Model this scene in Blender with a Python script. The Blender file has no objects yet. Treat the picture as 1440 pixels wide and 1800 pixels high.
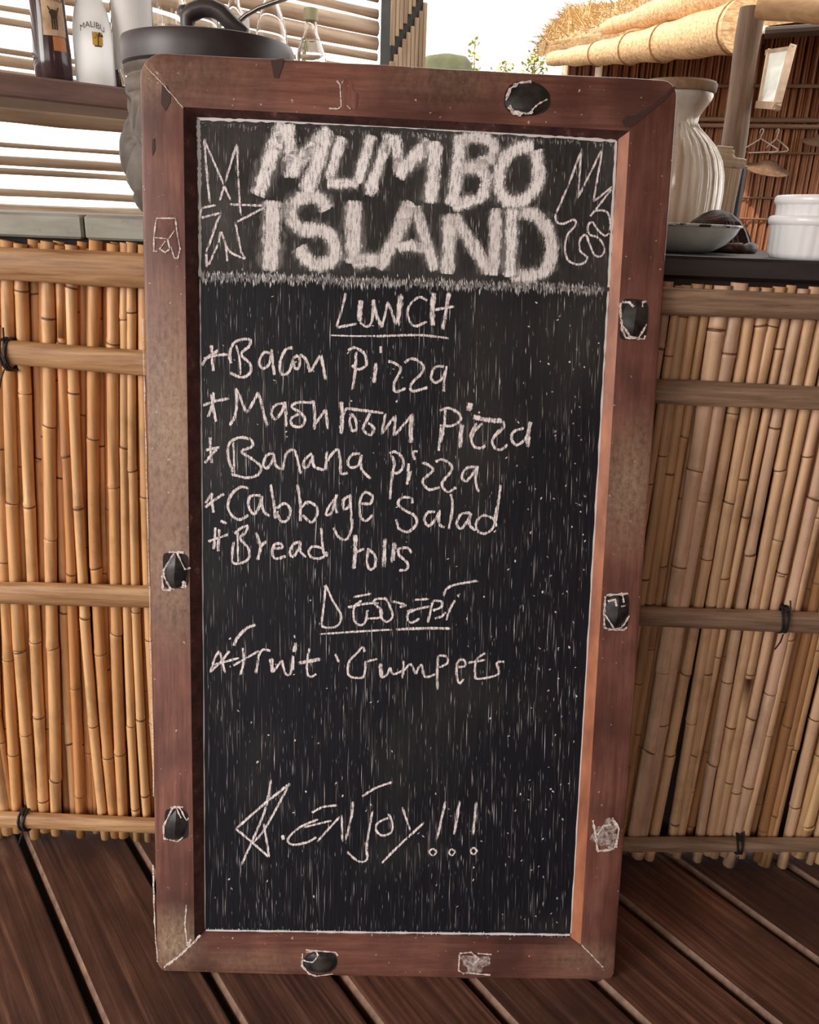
import bpy, math, random
from mathutils import Vector, Matrix
random.seed(7)
S = bpy.context.scene
COL = S.collection
PI = math.pi

# ------------------------------------------------------------------ camera, sky, light, exposure
F_PX, PITCH, ROLL, YAW, DIST, EYE = 1425.1, .345, .0383, .0035, 1.119, 1.05
FW = Vector((math.sin(YAW)*math.cos(PITCH), math.cos(YAW)*math.cos(PITCH), -math.sin(PITCH)))
_R = Vector((math.cos(YAW), -math.sin(YAW), 0)); _U = _R.cross(FW)
RT = _R*math.cos(ROLL) + _U*math.sin(ROLL)
UP = _U*math.cos(ROLL) - _R*math.sin(ROLL)
O = Vector((0, -DIST, EYE))
cam_d = bpy.data.cameras.new('camera'); cam = bpy.data.objects.new('camera', cam_d); COL.objects.link(cam)
cam_d.sensor_fit = 'HORIZONTAL'; cam_d.sensor_width = 36; cam_d.lens = F_PX/1440*36
cam_d.clip_start = .02; cam_d.clip_end = 200
M3 = Matrix((RT, UP, -FW)).transposed()
cam.matrix_world = Matrix.Translation(O) @ M3.to_4x4()
S.camera = cam

w = bpy.data.worlds.new('world'); S.world = w; w.use_nodes = True
bg = w.node_tree.nodes['Background']
bg.inputs['Color'].default_value = (1.0, .97, .94, 1); bg.inputs['Strength'].default_value = 2.4
S.view_settings.view_transform = 'Standard'; S.view_settings.look = 'None'
S.view_settings.exposure = 0.22; S.view_settings.gamma = 1.0; S.view_settings.use_curve_mapping = False

def light(name, kind, loc, target, energy, color, **kw):
    d = bpy.data.lights.new(name, kind); d.energy = energy; d.color = color
    for k, v in kw.items(): setattr(d, k, v)
    o = bpy.data.objects.new(name, d); COL.objects.link(o); o.location = loc
    o.rotation_euler = (Vector(target)-Vector(loc)).to_track_quat('-Z', 'Y').to_euler()
    return o
light('sun', 'SUN', (-6, -6, 8), (0, 2, 0), 3.2, (1, .84, .64), angle=.03)
light('daylight_from_open_side', 'AREA', (-2.7, -1.7, 1.9), (0, 0, .7), 80, (1, .945, .885), shape='RECTANGLE', size=1.6, size_y=1.8)

# ------------------------------------------------------------------ helpers
def ray(px, py): return FW + RT*((px-720)/F_PX) - UP*((py-900)/F_PX)
def hit(px, py, p, n):
    d = ray(px, py); n = Vector(n)
    return O + d*(((Vector(p)-O).dot(n))/d.dot(n))
def deep(px, py, depth): return O + ray(px, py)*depth
def front(px, py, y=0.0): return hit(px, py, (0, y, 0), (0, 1, 0))

class MB:
    def __init__(s): s.v = []; s.f = []; s.m = []
    def quad(s, a, b, c, d, m=0):
        i = len(s.v); s.v += [tuple(a), tuple(b), tuple(c), tuple(d)]; s.f.append((i, i+1, i+2, i+3)); s.m.append(m)
    def box(s, c, size, rot=None, m=0, taper=1.0):
        i = len(s.v); c = Vector(c); h = Vector(size)/2
        for z in (-1, 1):
            k = taper if z > 0 else 1.0
            for x, y in ((-1, -1), (1, -1), (1, 1), (-1, 1)):
                p = Vector((x*h.x*k, y*h.y*k, z*h.z))
                s.v.append(tuple(c + (rot @ p if rot else p)))
        for q in ((3, 2, 1, 0), (4, 5, 6, 7), (0, 1, 5, 4), (1, 2, 6, 5), (2, 3, 7, 6), (3, 0, 4, 7)):
            s.f.append(tuple(i+j for j in q)); s.m.append(m)
    def bbox(s, c, size, b=.003, rot=None, m=0):
        # a box with chamfered edges along all sides
        c = Vector(c); hx, hy, hz = (k/2 for k in size); i = len(s.v)
        rings = []
        for z, ins in ((-hz, b), (-hz+b, 0), (hz-b, 0), (hz, b)):
            X, Y = hx-ins, hy-ins
            pts = [(-X+b, -Y), (X-b, -Y), (X, -Y+b), (X, Y-b), (X-b, Y), (-X+b, Y), (-X, Y-b), (-X, -Y+b)]
            rings.append([Vector((x, y, z)) for x, y in pts])
        for r in rings:
            for p in r: s.v.append(tuple(c + (rot @ p if rot else p)))
        for k in range(3):
            for j in range(8):
                a = i+k*8+j; bb = i+k*8+(j+1) % 8
                s.f.append((a, bb, bb+8, a+8)); s.m.append(m)
        s.f.append(tuple(i+7-j for j in range(8))); s.m.append(m)
        s.f.append(tuple(i+24+j for j in range(8))); s.m.append(m)
    def tube(s, pts, rad, n=10, caps=True, m=0, flat=1.0, ref=None, capm=None):
        pts = [Vector(p) for p in pts]; N = len(pts)
        if not hasattr(rad, '__len__'): rad = [rad]*N
        i0 = len(s.v); prev = None
        for k in range(N):
            t = (pts[min(k+1, N-1)]-pts[max(k-1, 0)])
            t = t.normalized() if t.length > 1e-9 else Vector((0, 0, 1))
            if prev is None:
                r0 = Vector(ref) if ref else (Vector((0, 0, 1)) if abs(t.z) < .9 else Vector((1, 0, 0)))
                a = (r0 - t*r0.dot(t)).normalized()
            else: a = (prev - t*prev.dot(t)).normalized()
            prev = a; b = t.cross(a)
            for j in range(n):
                q = 2*PI*j/n
                s.v.append(tuple(pts[k] + a*(math.cos(q)*rad[k]) + b*(math.sin(q)*rad[k]*flat)))
        for k in range(N-1):
            for j in range(n):
                a = i0+k*n+j; b = i0+k*n+(j+1) % n
                s.f.append((a, b, b+n, a+n)); s.m.append(m)
        if caps:
            cm = m if capm is None else capm
            s.f.append(tuple(i0+n-1-j for j in range(n))); s.m.append(cm)
            s.f.append(tuple(i0+(N-1)*n+j for j in range(n))); s.m.append(cm)
    def lathe(s, c, prof, n=32, mod=None, m=0, mats=None):
        # prof: list of (radius, z); closed at the ends where radius is 0
        c = Vector(c); i0 = len(s.v)
        for r, z in prof:
            for j in range(n):
                q = 2*PI*j/n; rr = r
                if mod: rr = r + mod(q, z, r)
                s.v.append((c.x+rr*math.cos(q), c.y+rr*math.sin(q), c.z+z))
        for k in range(len(prof)-1):
            for j in range(n):
                a = i0+k*n+j; b = i0+k*n+(j+1) % n
                s.f.append((a, b, b+n, a+n)); s.m.append(mats[k] if mats else m)
    def rib(s, pts, wid, nrm, m=0, up=0.0, wob=0.0):
        # flat ribbon following pts, lying in the plane with normal nrm
        nrm = Vector(nrm); P = [Vector(p)+nrm*up for p in pts]; N = len(P); i0 = len(s.v)
        for k in range(N):
            t = P[min(k+1, N-1)]-P[max(k-1, 0)]
            t = t.normalized() if t.length > 1e-9 else Vector((1, 0, 0))
            a = nrm.cross(t).normalized(); ww = (wid[k] if hasattr(wid, '__len__') else wid)/2
            s.v.append(tuple(P[k]+a*ww*(1+random.uniform(-wob, wob)))); s.v.append(tuple(P[k]-a*ww*(1+random.uniform(-wob, wob))))
        for k in range(N-1):
            a = i0+2*k; s.f.append((a, a+1, a+3, a+2)); s.m.append(m)
    def rib4(s, pts, wid, nrm, wob=0.0):
        # ribbon four vertices wide; s.e keeps 1 in the core and 0 at the two edges
        if not hasattr(s, 'e'): s.e = {}
        nrm = Vector(nrm); P = [Vector(p) for p in pts]; N = len(P); i0 = len(s.v)
        for k in range(N):
            t = P[min(k+1, N-1)]-P[max(k-1, 0)]
            t = t.normalized() if t.length > 1e-9 else Vector((1, 0, 0))
            a = nrm.cross(t).normalized(); ww = wid[k]/2
            for f, e in ((1.28, 0), (.62, 1), (-.62, 1), (-1.28, 0)):
                s.e[len(s.v)] = e if 0 < k < N-1 else e*.45
                s.v.append(tuple(P[k]+a*ww*f))
        for k in range(N-1):
            for j in range(3):
                a = i0+4*k+j; s.f.append((a, a+1, a+5, a+4)); s.m.append(0)
    def build(s, name, mats, parent=None, smooth=False, origin=None, rot=None, col=True):
        me = bpy.data.meshes.new(name)
        org = Vector(origin) if origin is not None else Vector((0, 0, 0))
        if origin is None and parent is not None:
            q = parent
            while q is not None:
                if q.get('localspace'): org = Vector((0, 0, 0)); break
                org = org + Vector(q.location); q = q.parent
        me.from_pydata([tuple(Vector(p)-org) for p in s.v], [], s.f)
        for mt in (mats if isinstance(mats, (list, tuple)) else [mats]): me.materials.append(mt)
        me.polygons.foreach_set('material_index', s.m)
        if smooth: me.polygons.foreach_set('use_smooth', [True]*len(me.polygons))
        if hasattr(s, 'e'):
            at = me.attributes.new('edge', 'FLOAT', 'POINT')
            at.data.foreach_set('value', [s.e.get(k, 1.0) for k in range(len(s.v))])
        me.update()
        o = bpy.data.objects.new(name, me); COL.objects.link(o)
        if parent is not None: o.parent = parent
        if origin is not None and parent is None: o.location = org
        return o

def tag(o, label, cat, group=None, kind=None):
    o['label'] = label; o['category'] = cat
    if group: o['group'] = group
    if kind: o['kind'] = kind
    return o
def thing(name, label, cat, loc=(0, 0, 0), group=None):
    o = bpy.data.objects.new(name, None); COL.objects.link(o); o.location = loc; o.empty_display_size = .05
    return tag(o, label, cat, group)
def struct(o): o['kind'] = 'structure'; return o

def smooth_auto(o, ang=40):
    me = o.data
    me.polygons.foreach_set('use_smooth', [True]*len(me.polygons))
    try: me.set_sharp_from_angle(angle=math.radians(ang))
    except Exception: pass
    return o

# ------------------------------------------------------------------ materials
class NT:
    def __init__(s, name):
        s.mat = bpy.data.materials.new(name); s.mat.use_nodes = True
        s.t = s.mat.node_tree; s.b = s.t.nodes['Principled BSDF']; s.out = s.t.nodes['Material Output']
    def n(s, typ, **kw):
        x = s.t.nodes.new(typ)
        for k, v in kw.items(): setattr(x, k, v)
        return x
    def l(s, a, b): s.t.links.new(a, b)
    def coord(s, scale=(1, 1, 1), src='Object', rot=(0, 0, 0), loc=(0, 0, 0)):
        tc = s.n('ShaderNodeTexCoord'); mp = s.n('ShaderNodeMapping')
        mp.inputs['Scale'].default_value = scale; mp.inputs['Rotation'].default_value = rot; mp.inputs['Location'].default_value = loc
        s.l(tc.outputs[src], mp.inputs['Vector']); return mp.outputs['Vector']
    def noise(s, vec, scale=5, detail=4, rough=.55, dist=0):
        x = s.n('ShaderNodeTexNoise'); x.inputs['Scale'].default_value = scale; x.inputs['Detail'].default_value = detail
        x.inputs['Roughness'].default_value = rough; x.inputs['Distortion'].default_value = dist
        s.l(vec, x.inputs['Vector']); return x.outputs['Fac']
    def ramp(s, fac, stops, interp='LINEAR'):
        x = s.n('ShaderNodeValToRGB'); x.color_ramp.interpolation = interp; e = x.color_ramp.elements
        while len(e) < len(stops): e.new(.5)
        for k, (p, c) in enumerate(stops):
            e[k].position = p; e[k].color = (c[0], c[1], c[2], 1) if hasattr(c, '__len__') else (c, c, c, 1)
        s.l(fac, x.inputs['Fac']); return x.outputs['Color']
    def mix(s, fac, a, b, mode='MIX'):
        x = s.n('ShaderNodeMix', data_type='RGBA', blend_type=mode)
        for val, sock in ((fac, x.inputs[0]), (a, x.inputs[6]), (b, x.inputs[7])):
            if isinstance(val, bpy.types.NodeSocket): s.l(val, sock)
            elif hasattr(val, '__len__'): sock.default_value = (val[0], val[1], val[2], 1)
            else: sock.default_value = val
        return x.outputs[2]
    def math(s, op, a, b=0.0, c=None):
        x = s.n('ShaderNodeMath', operation=op)
        for k, val in enumerate((a, b) if c is None else (a, b, c)):
            if isinstance(val, bpy.types.NodeSocket): s.l(val, x.inputs[k])
            else: x.inputs[k].default_value = val
        return x.outputs[0]
    def set(s, **kw):
        names = dict(color='Base Color', rough='Roughness', metal='Metallic', spec='Specular IOR Level', trans='Transmission Weight', ior='IOR', alpha='Alpha', coat='Coat Weight', sss='Subsurface Weight')
        for k, val in kw.items():
            sock = s.b.inputs[names[k]]
            if isinstance(val, bpy.types.NodeSocket): s.l(val, sock)
            elif hasattr(val, '__len__'): sock.default_value = (val[0], val[1], val[2], 1)
            else: sock.default_value = val
        return s
    def bump(s, h, strength=.3, dist=.002):
        x = s.n('ShaderNodeBump'); x.inputs['Strength'].default_value = strength; x.inputs['Distance'].default_value = dist
        s.l(h, x.inputs['Height']); s.l(x.outputs['Normal'], s.b.inputs['Normal']); return s
    def rand(s): return s.n('ShaderNodeObjectInfo').outputs['Random']

def plain(name, color, rough=.5, **kw):
    t = NT(name); t.set(color=color, rough=rough, **kw)
    return t.mat
def grain(name, dark, lightc, scale=(30, 30, 3), rough=.55, bump=.25, spec=.4, vary=.25, nscale=1.0):
    # fibrous wood / cane: noise stretched along one axis, hue varied per object
    t = NT(name); v = t.coord(scale); a = t.noise(v, nscale, 6, .6, .4)
    v2 = t.coord(tuple(k*.17 for k in scale)); b = t.noise(v2, nscale, 3)
    c = t.ramp(a, [(.3, dark), (.68, lightc)])
    c = t.mix(t.ramp(b, [(.35, .0), (.7, .55)]), c, dark)
    if vary:
        g = t.ramp(t.rand(), [(0, 1-vary), (1, 1+vary*.35)])
        c = t.mix(1.0, c, g, 'MULTIPLY')
    t.set(color=c, rough=rough, spec=spec).bump(a, bump, .002)
    return t.mat

def cane_mat(name, stops):
    t = NT(name)
    r = t.rand(); col = t.ramp(r, stops)
    v = t.coord((90, 90, 4)); a = t.noise(v, 1, 5, .6)
    col = t.mix(1.0, col, t.ramp(a, [(.25, .62), (.6, 1.05)]), 'MULTIPLY')
    b = t.noise(t.coord((14, 14, 9)), 1, 5, .65)
    col = t.mix(t.ramp(b, [(.52, 0), (.75, .55)]), col, (.16, .085, .035))
    t.set(color=col, rough=.42, spec=.45).bump(a, .25, .001)
    return t.mat
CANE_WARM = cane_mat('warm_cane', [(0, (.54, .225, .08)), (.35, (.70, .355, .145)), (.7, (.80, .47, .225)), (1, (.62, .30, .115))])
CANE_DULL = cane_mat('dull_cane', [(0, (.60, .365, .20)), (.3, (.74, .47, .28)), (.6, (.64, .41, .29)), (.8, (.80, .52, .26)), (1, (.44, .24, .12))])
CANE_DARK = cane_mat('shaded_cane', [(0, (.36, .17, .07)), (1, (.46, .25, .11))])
NODE_RING = plain('cane_node', (.16, .075, .03), .6)
RAIL_WARM = grain('split_bamboo_warm', (.26, .12, .05), (.66, .40, .20), (9, 60, 150), .42, .5, .4, .12)
RAIL_DULL = grain('split_bamboo_dull', (.15, .09, .058), (.50, .33, .22), (9, 60, 150), .42, .5, .45, .12)
BLACK_CORD = plain('black_cord', (.012, .011, .012), .6)
VOID = plain('dark_backing', (.035, .02, .016), .8)

# chalkboard frame: worn red-brown wood with paler scuffs
STAINS = [(-.300, .80, .07, .22, 1.0), (-.305, .62, .06, .16, .8), (.315, .735, .06, .12, .95), (-.31, .05, .055, .07, 1.0), (-.30, 1.235, .16, .05, .5), (.05, 1.25, .13, .05, .55), (.29, .03, .08, .04, .6), (-.2, .02, .10, .03, .5)]
def frame_mat(name, base, lite, grain_scale, scuff=.5):
    t = NT(name); g = t.noise(t.coord(grain_scale), 1, 6, .62, .3)
    c = t.ramp(g, [(.30, base), (.66, lite)])
    fg = t.noise(t.coord(tuple(k*3.3 for k in grain_scale)), 1, 4, .7)
    c = t.mix(1.0, c, t.ramp(fg, [(.3, .62), (.62, 1.12)]), 'MULTIPLY')
    bl = t.noise(t.coord((9, 9, 7)), 1, 4, .55)
    c = t.mix(t.ramp(bl, [(.42, 0), (.66, .75)]), c, (.055, .022, .02))
    sp = t.noise(t.coord((150, 120, 85)), 1, 5, .72)
    tot = None
    for (cx, cz, sx, sz, amt) in STAINS:
        e = t.n('ShaderNodeVectorMath', operation='LENGTH'); t.l(t.coord((1/sx, 0, 1/sz), loc=(-cx/sx, 0, -cz/sz)), e.inputs[0])
        q = t.math('MULTIPLY', t.ramp(e.outputs['Value'], [(.15, 1), (1.0, 0)]), amt)
        tot = q if tot is None else t.math('MAXIMUM', tot, q)
    mask = t.math('MULTIPLY', tot, t.ramp(sp, [(.36, .2), (.60, 1)]))
    c = t.mix(t.math('MULTIPLY', mask, scuff), c, (.40, .29, .19))
    fl = t.noise(t.coord((150, 150, 150), loc=(1, 2, 3)), 1, 2, .5)
    c = t.mix(t.ramp(fl, [(.70, 0), (.73, .8)]), c, (.62, .5, .45))
    t.set(color=c, rough=t.ramp(g, [(.2, .34), (.8, .55)]), spec=.42).bump(g, .18, .002)
    return t.mat
FRAME_V = frame_mat('worn_red_wood_upright', (.165, .058, .042), (.275, .115, .083), (60, 60, 4), .95)
FRAME_H = frame_mat('worn_red_wood_across', (.155, .058, .042), (.27, .115, .083), (4, 60, 60), .6)
t = NT('frame_inner_lit'); g = t.noise(t.coord((40, 40, 12)), 1, 5, .6)
t.set(color=t.ramp(g, [(.3, (.20, .065, .035)), (.7, (.46, .17, .085))]), rough=.4, spec=.4).bump(g, .2, .001); EDGE_LIT = t.mat  # bevel facing the left light; its lit orange is put into the colour
t = NT('frame_inner_shade_crust'); g = t.noise(t.coord((60, 60, 60)), 1, 6, .7)
t.set(color=t.ramp(g, [(.35, (.028, .012, .012)), (.62, (.10, .035, .028)), (.78, (.34, .25, .22))]), rough=.7).bump(g, .6, .003); EDGE_SHADE_CRUST = t.mat  # crusted dark along the top; the left bevel's shade put into the colour

# blackboard paint over open-grained board
t = NT('blackboard_paint')
g = t.noise(t.coord((420, 420, 9)), 1, 4, .6)
c = t.ramp(g, [(.35, (.0055, .0055, .0095)), (.62, (.0125, .0125, .0185)), (.80, (.055, .051, .05))])
hz = t.noise(t.coord((3.4, 3, 2.6), loc=(.3, 0, .15)), 1, 3, .5)
c = t.mix(t.ramp(hz, [(.52, 0), (.72, .38)]), c, (.085, .082, .07))
t.set(color=c, rough=.5, spec=.22).bump(g, .25, .001); BOARD = t.mat
t = NT('dusty_blackboard_paint')
g = t.noise(t.coord((330, 330, 24)), 1, 5, .65)
c = t.ramp(g, [(.3, (.016, .0155, .016)), (.6, (.036, .034, .033)), (.82, (.15, .14, .135))])
hz = t.noise(t.coord((9, 9, 9)), 1, 5, .6)
c = t.mix(t.ramp(hz, [(.45, 0), (.75, .5)]), c, (.13, .12, .115))
t.set(color=c, rough=.7, spec=.25).bump(g, .25, .001); BOARD_DUSTY = t.mat
def chalk(name, col, lo, hi, sx=620, sz=90, feather=0.0, amax=1.0):
    t = NT(name); a = t.noise(t.coord((sx, sx, sz)), 1, 5, .7)
    b = t.noise(t.coord((900, 900, 900)), 1, 2, .6)
    k = t.math('ADD', t.math('MULTIPLY', a, .68), t.math('MULTIPLY', b, .32))
    if feather:
        at = t.n('ShaderNodeAttribute', attribute_name='edge')
        k = t.math('ADD', k, t.math('MULTIPLY', t.math('SUBTRACT', at.outputs['Fac'], 1.0), feather))
    al = t.ramp(k, [(lo, 0.0), (hi, amax)])
    t.set(color=col, rough=.95, spec=.05, alpha=al); return t.mat
CHALK = chalk('chalk_line', (1.0, .91, .92), .37, .55, 430, 110, .24)
CHALK_SMUDGE = chalk('chalk_rubbed', (1.0, .96, .96), .345, .505, 420, 80, .15)
CHALK_HALO = chalk('chalk_haze', (.70, .65, .63), .36, .80, 300, 60, .22, .6)
SCR = [plain('chalk_grain_%d' % k, (v, v*.95, v*.95), .9, spec=.05) for k, v in enumerate((.09, .20, .40, .75))]
CHALK_EDGE_LIGHT = chalk('chalk_and_edge_light', (.85, .74, .70), .36, .52, 300, 300)
SHELL_BLACK = NT('polished_dark_horn')
g = SHELL_BLACK.noise(SHELL_BLACK.coord((60, 60, 60)), 1, 4)
SHELL_BLACK = SHELL_BLACK.set(color=SHELL_BLACK.ramp(g, [(.35, (.010, .010, .012)), (.75, (.06, .055, .05))]), rough=.38, spec=.35).mat
SOCKET = plain('inlay_socket', (.02, .012, .012), .8)
SCAR = NT('chalky_scar'); g = SCAR.noise(SCAR.coord((170, 170, 170)), 1, 5, .7)
SCAR = SCAR.set(color=SCAR.ramp(g, [(.36, (.10, .045, .035)), (.55, (.42, .34, .31)), (.7, (.72, .63, .59))]), rough=.9).bump(g, .6, .002).mat

# ------------------------------------------------------------------ floor and shell
PD = -.658; DV = Vector((math.sin(PD), math.cos(PD), 0)); EV = Vector((math.cos(PD), -math.sin(PD), 0))   # along / across the deck boards
t = NT('dark_deck_wood')
vec = t.coord((1, 1, 1), rot=(0, 0, 0))
tc = t.n('ShaderNodeTexCoord'); sep = t.n('ShaderNodeSeparateXYZ'); t.l(tc.outputs['Object'], sep.inputs[0])
across = t.math('ADD', t.math('MULTIPLY', sep.outputs[0], EV.x), t.math('MULTIPLY', sep.outputs[1], EV.y))
along = t.math('ADD', t.math('MULTIPLY', sep.outputs[0], DV.x), t.math('MULTIPLY', sep.outputs[1], DV.y))
idx = t.math('FLOOR', t.math('DIVIDE', t.math('ADD', across, .199), .153))
wn = t.n('ShaderNodeTexWhiteNoise', noise_dimensions='1D'); t.l(idx, wn.inputs['W'])
cb = t.n('ShaderNodeCombineXYZ')
t.l(t.math('MULTIPLY', across, 95), cb.inputs[0]); t.l(t.math('MULTIPLY', along, 3.2), cb.inputs[1]); t.l(t.math('MULTIPLY', idx, 3.7), cb.inputs[2])
g = t.noise(cb.outputs[0], 1, 6, .62, .6)
c = t.ramp(g, [(.32, (.045, .019, .015)), (.52, (.14, .064, .044)), (.68, (.28, .15, .098))])
bl = t.noise(t.coord((4.5, 4.5, 4.5)), 1, 5, .6)
c = t.mix(t.ramp(bl, [(.40, 0), (.66, .85)]), c, (.050, .023, .018))
c = t.mix(1.0, c, t.ramp(wn.outputs['Value'], [(0, (.72, .70, .70)), (1, (1.2, 1.1, 1.05))]), 'MULTIPLY')
t.set(color=c, rough=.5, spec=.4).bump(g, .35, .003); DECK = t.mat
DECK_EDGE_LIT = grain('deck_edge_lit', (.14, .075, .05), (.34, .21, .15), (60, 60, 60), .6, .2, .3, 0)  # board edges facing left, their lit look put into a paler colour
mb = MB()
Wp, GAP, CH = .153, .0125, .0075
for k in range(-16, 26):
    s0 = -.199 + Wp*k + GAP*.5; s1 = s0 + Wp - GAP
    prof = [(s0, -.032), (s0, -CH*1.1), (s0+CH*.7, 0), (s1-CH*.35, 0), (s1, -CH*.4), (s1, -.032)]
    a, b = -3.0, 3.6
    for j in range(5):
        (u0, z0), (u1, z1) = prof[j], prof[j+1]
        P = [EV*u0+DV*a, EV*u1+DV*a, EV*u1+DV*b, EV*u0+DV*b]
        mb.quad(P[0]+Vector((0, 0, z0)), P[1]+Vector((0, 0, z1)), P[2]+Vector((0, 0, z1)), P[3]+Vector((0, 0, z0)), 1 if j < 2 else 0)
struct(mb.build('floor', [DECK, DECK_EDGE_LIT]))
mb = MB(); mb.box((0, 2, -.30), (60, 60, .1))
t = NT('shaded_earth'); g = t.noise(t.coord((3, 3, 3)), 1, 5)
EARTH = t.set(color=t.ramp(g, [(.3, (.05, .035, .025)), (.7, (.16, .12, .08))]), rough=.95).mat
struct(mb.build('ground', EARTH))

# unseen thatch roof and reed walls, added to shade the deck from above and beside
THATCH = grain('thatch_straw', (.20, .12, .055), (.52, .36, .19), (90, 6, 90), .8, .5, .2, .1)
mb = MB(); mb.box((-.3, -1.6, 2.42), (7.4, 5.0, .22))
struct(mb.build('added_shade_roof', THATCH))  # unseen roof, sized to shade the bar and leave the blind in sun
REED_DARK = NT('dark_reed_wall')
v = REED_DARK.coord((160, 160, 3)); a = REED_DARK.noise(v, 1, 4, .6)
b = REED_DARK.noise(REED_DARK.coord((5, 5, 5)), 1, 4)
c = REED_DARK.ramp(a, [(.28, (.10, .036, .016)), (.55, (.32, .125, .052)), (.78, (.52, .25, .11))])
c = REED_DARK.mix(REED_DARK.ramp(b, [(.4, 0), (.7, .5)]), c, (.16, .06, .03))
REED_DARK = REED_DARK.set(color=c, rough=.6).bump(a, .4, .003).mat
mb = MB()
for k in range(120):
    y = -2.9 + k*.027; mb.tube([(1.75+random.uniform(0, .012), y, 0), (1.75+random.uniform(0, .012), y+random.uniform(-.01, .01), 2.31)], .0135, 6)
struct(mb.build('added_screen_right', REED_DARK))  # unseen, added so that light reaches the bar mainly from the left
mb = MB(); mb.box((.75, -3.45, 1.15), (2.0, .05, 2.3)); struct(mb.build('added_screen_front', REED_DARK))  # unseen, added behind the camera to cut frontal light

# slatted screen of horizontal bamboo behind the bottles; daylight comes between the slats
WN = Vector((.611, -.791, 0)); WE = Vector((.791, .611, 0))
Qs = Vector((-.695, .775, 1.288)); Qw = Qs - WN*.28
t = NT('flare_paled_bamboo'); g = t.noise(t.coord((4, 4, 60)), 1, 5, .6)
b = t.noise(t.coord((3, 3, 10)), 1, 3)
c = t.ramp(g, [(.28, (.38, .26, .17)), (.55, (.70, .52, .36)), (.75, (.88, .72, .55))])
c = t.mix(t.ramp(b, [(.45, 0), (.7, .5)]), c, (.34, .24, .16))
SLAT = t.set(color=c, rough=.5, spec=.4).bump(g, .3, .002).mat  # slats paled to stand in for flare from the bright gaps
bands = [(1.455, 1.467), (1.425, 1.441), (1.369, 1.381), (1.343, 1.364), (1.322, 1.335), (1.292, 1.308), (1.229, 1.281), (1.177, 1.188), (1.137, 1.158),
         (1.116, 1.130), (1.067, 1.085), (1.594, 1.618), (1.551, 1.589), (1.512, 1.549), (1.485, 1.507), (1.632, 1.662), (1.668, 1.695)]
z = 1.70
while z < 2.28: h = random.uniform(.02, .04); bands.append((z, z+h)); z += h+random.uniform(.008, .014)
z = 1.055
while z > .03: h = random.uniform(.02, .04); bands.append((z-h, z)); z -= h+random.uniform(.01, .02)
mb = MB()
s_end = .922
for z0, z1 in bands:
    N = 22; i0 = len(mb.v); zc = (z0+z1)/2; hz = (z1-z0)/2; ph = random.random()*9
    pts = []; rr = []
    for k in range(N+1):
        s = -1.1 + (s_end+1.1)*k/N
        p = Qw + WE*s; node = math.exp(-((s*3.1+ph) % 1 - .5)**2*900)
        pts.append((p.x, p.y, zc + math.sin(s*5+ph)*.0022*1)); rr.append(hz*(1+.10*node+.07*math.sin(s*9+ph*3)))
    mb.tube(pts, rr, 8, flat=.55 if hz < .02 else .4)
struct(mb.build('wall_left', SLAT, smooth=True))

# bottle shelf in front of the slatted screen
t = NT('shelf_wood'); g = t.noise(t.coord((5, 5, 40)), 1, 5, .6)
SHELFM = t.set(color=t.ramp(g, [(.3, (.15, .085, .075)), (.7, (.28, .17, .145))]), rough=.45, spec=.4).bump(g, .15, .001).mat
rotW = Matrix((WE, -WN, Vector((0, 0, 1)))).transposed()
SHZ = 1.290
mb = MB(); c = Qs + WE*(.05) - WN*.05; c.z = SHZ - .0215
mb.bbox(c, (2.0, .20, .043), .004, rotW)
tag(mb.build('bottle_shelf', SHELFM, origin=(c.x, c.y, c.z)), 'long brown wooden shelf board carrying the bottles before the slatted screen', 'shelf')

# reed-clad post closing the slatted screen, with a stepped dark band
SPLIT = grain('split_reed', (.30, .20, .12), (.66, .49, .32), (60, 60, 3), .6, .3, .3, .18)
base = hit(706, 60, Qw, WN); base.z = 0
root = thing('reed_clad_post', 'pale post clad in upright split reeds with a stepped dark band', 'post', base)
mb = MB(); mb.bbox((base.x, base.y, 1.15), (.115, .06, 2.3), .004, rotW); mb.build('core', plain('dark_core', (.045, .045, .04), .8), root)
zb = hit(706, 62, Qw, WN).z
for k in range(9):
    u = -.058 + .0145*k
    p = base + WE*(u+.0005) + WN*.034
    zs = zb - .075 + .021*k
    for (za, zc) in ((0.0, zs-.004-random.uniform(0, .008)), (zs+.034+random.uniform(0, .008), 2.3)):
        m2 = MB(); m2.bbox((p.x, p.y, (za+zc)/2), (.0134, .008, zc-za), .0015, rotW); m2.build('reed_strip', SPLIT, root)

# far reed wall of the neighbouring hut, on the bright side of the opening
FN = Vector((-.21, -.978, 0)); FE = Vector((.978, -.21, 0))
Pf = deep(1300, 215, 4.3)
def far(px, py, off=0): return hit(px, py, Pf+FN*off, FN)
mb = MB()
a0 = (far(985, 300)-Pf).dot(FE); a1 = (far(1640, 300)-Pf).dot(FE)
k = a0; ztop = 1.97
while k < a1:
    wv = random.uniform(.011, .02); q = Pf + FE*(k+wv/2) - FN*random.uniform(0, .012)
    mb.tube([(q.x, q.y, 0), (q.x+random.uniform(-.012, .012), q.y, 1.1), (q.x+random.uniform(-.012, .012), q.y, ztop+.24*(k-a0))], wv*.52, 6)
    k += wv
for py, r in ((211, .013), (222, .012), (268, .006), (347, .006), (384, .006), (152, .010)):
    zc = far(1300, py).z; q0 = Pf+FE*a0+FN*.022; q1 = Pf+FE*a1+FN*.022
    mb.tube([(q0.x, q0.y, zc), (q1.x, q1.y, zc)], r, 8, m=1)
mid = Pf+FE*((a0+a1)/2)-FN*.035
mb.box((mid.x, mid.y, ztop/2), (a1-a0, .03, ztop), Matrix((FE, -FN, Vector((0, 0, 1)))).transposed())
a2 = (far(1190, 120)-Pf).dot(FE); mid = Pf+FE*((a2+a1)/2)-FN*.035
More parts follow.
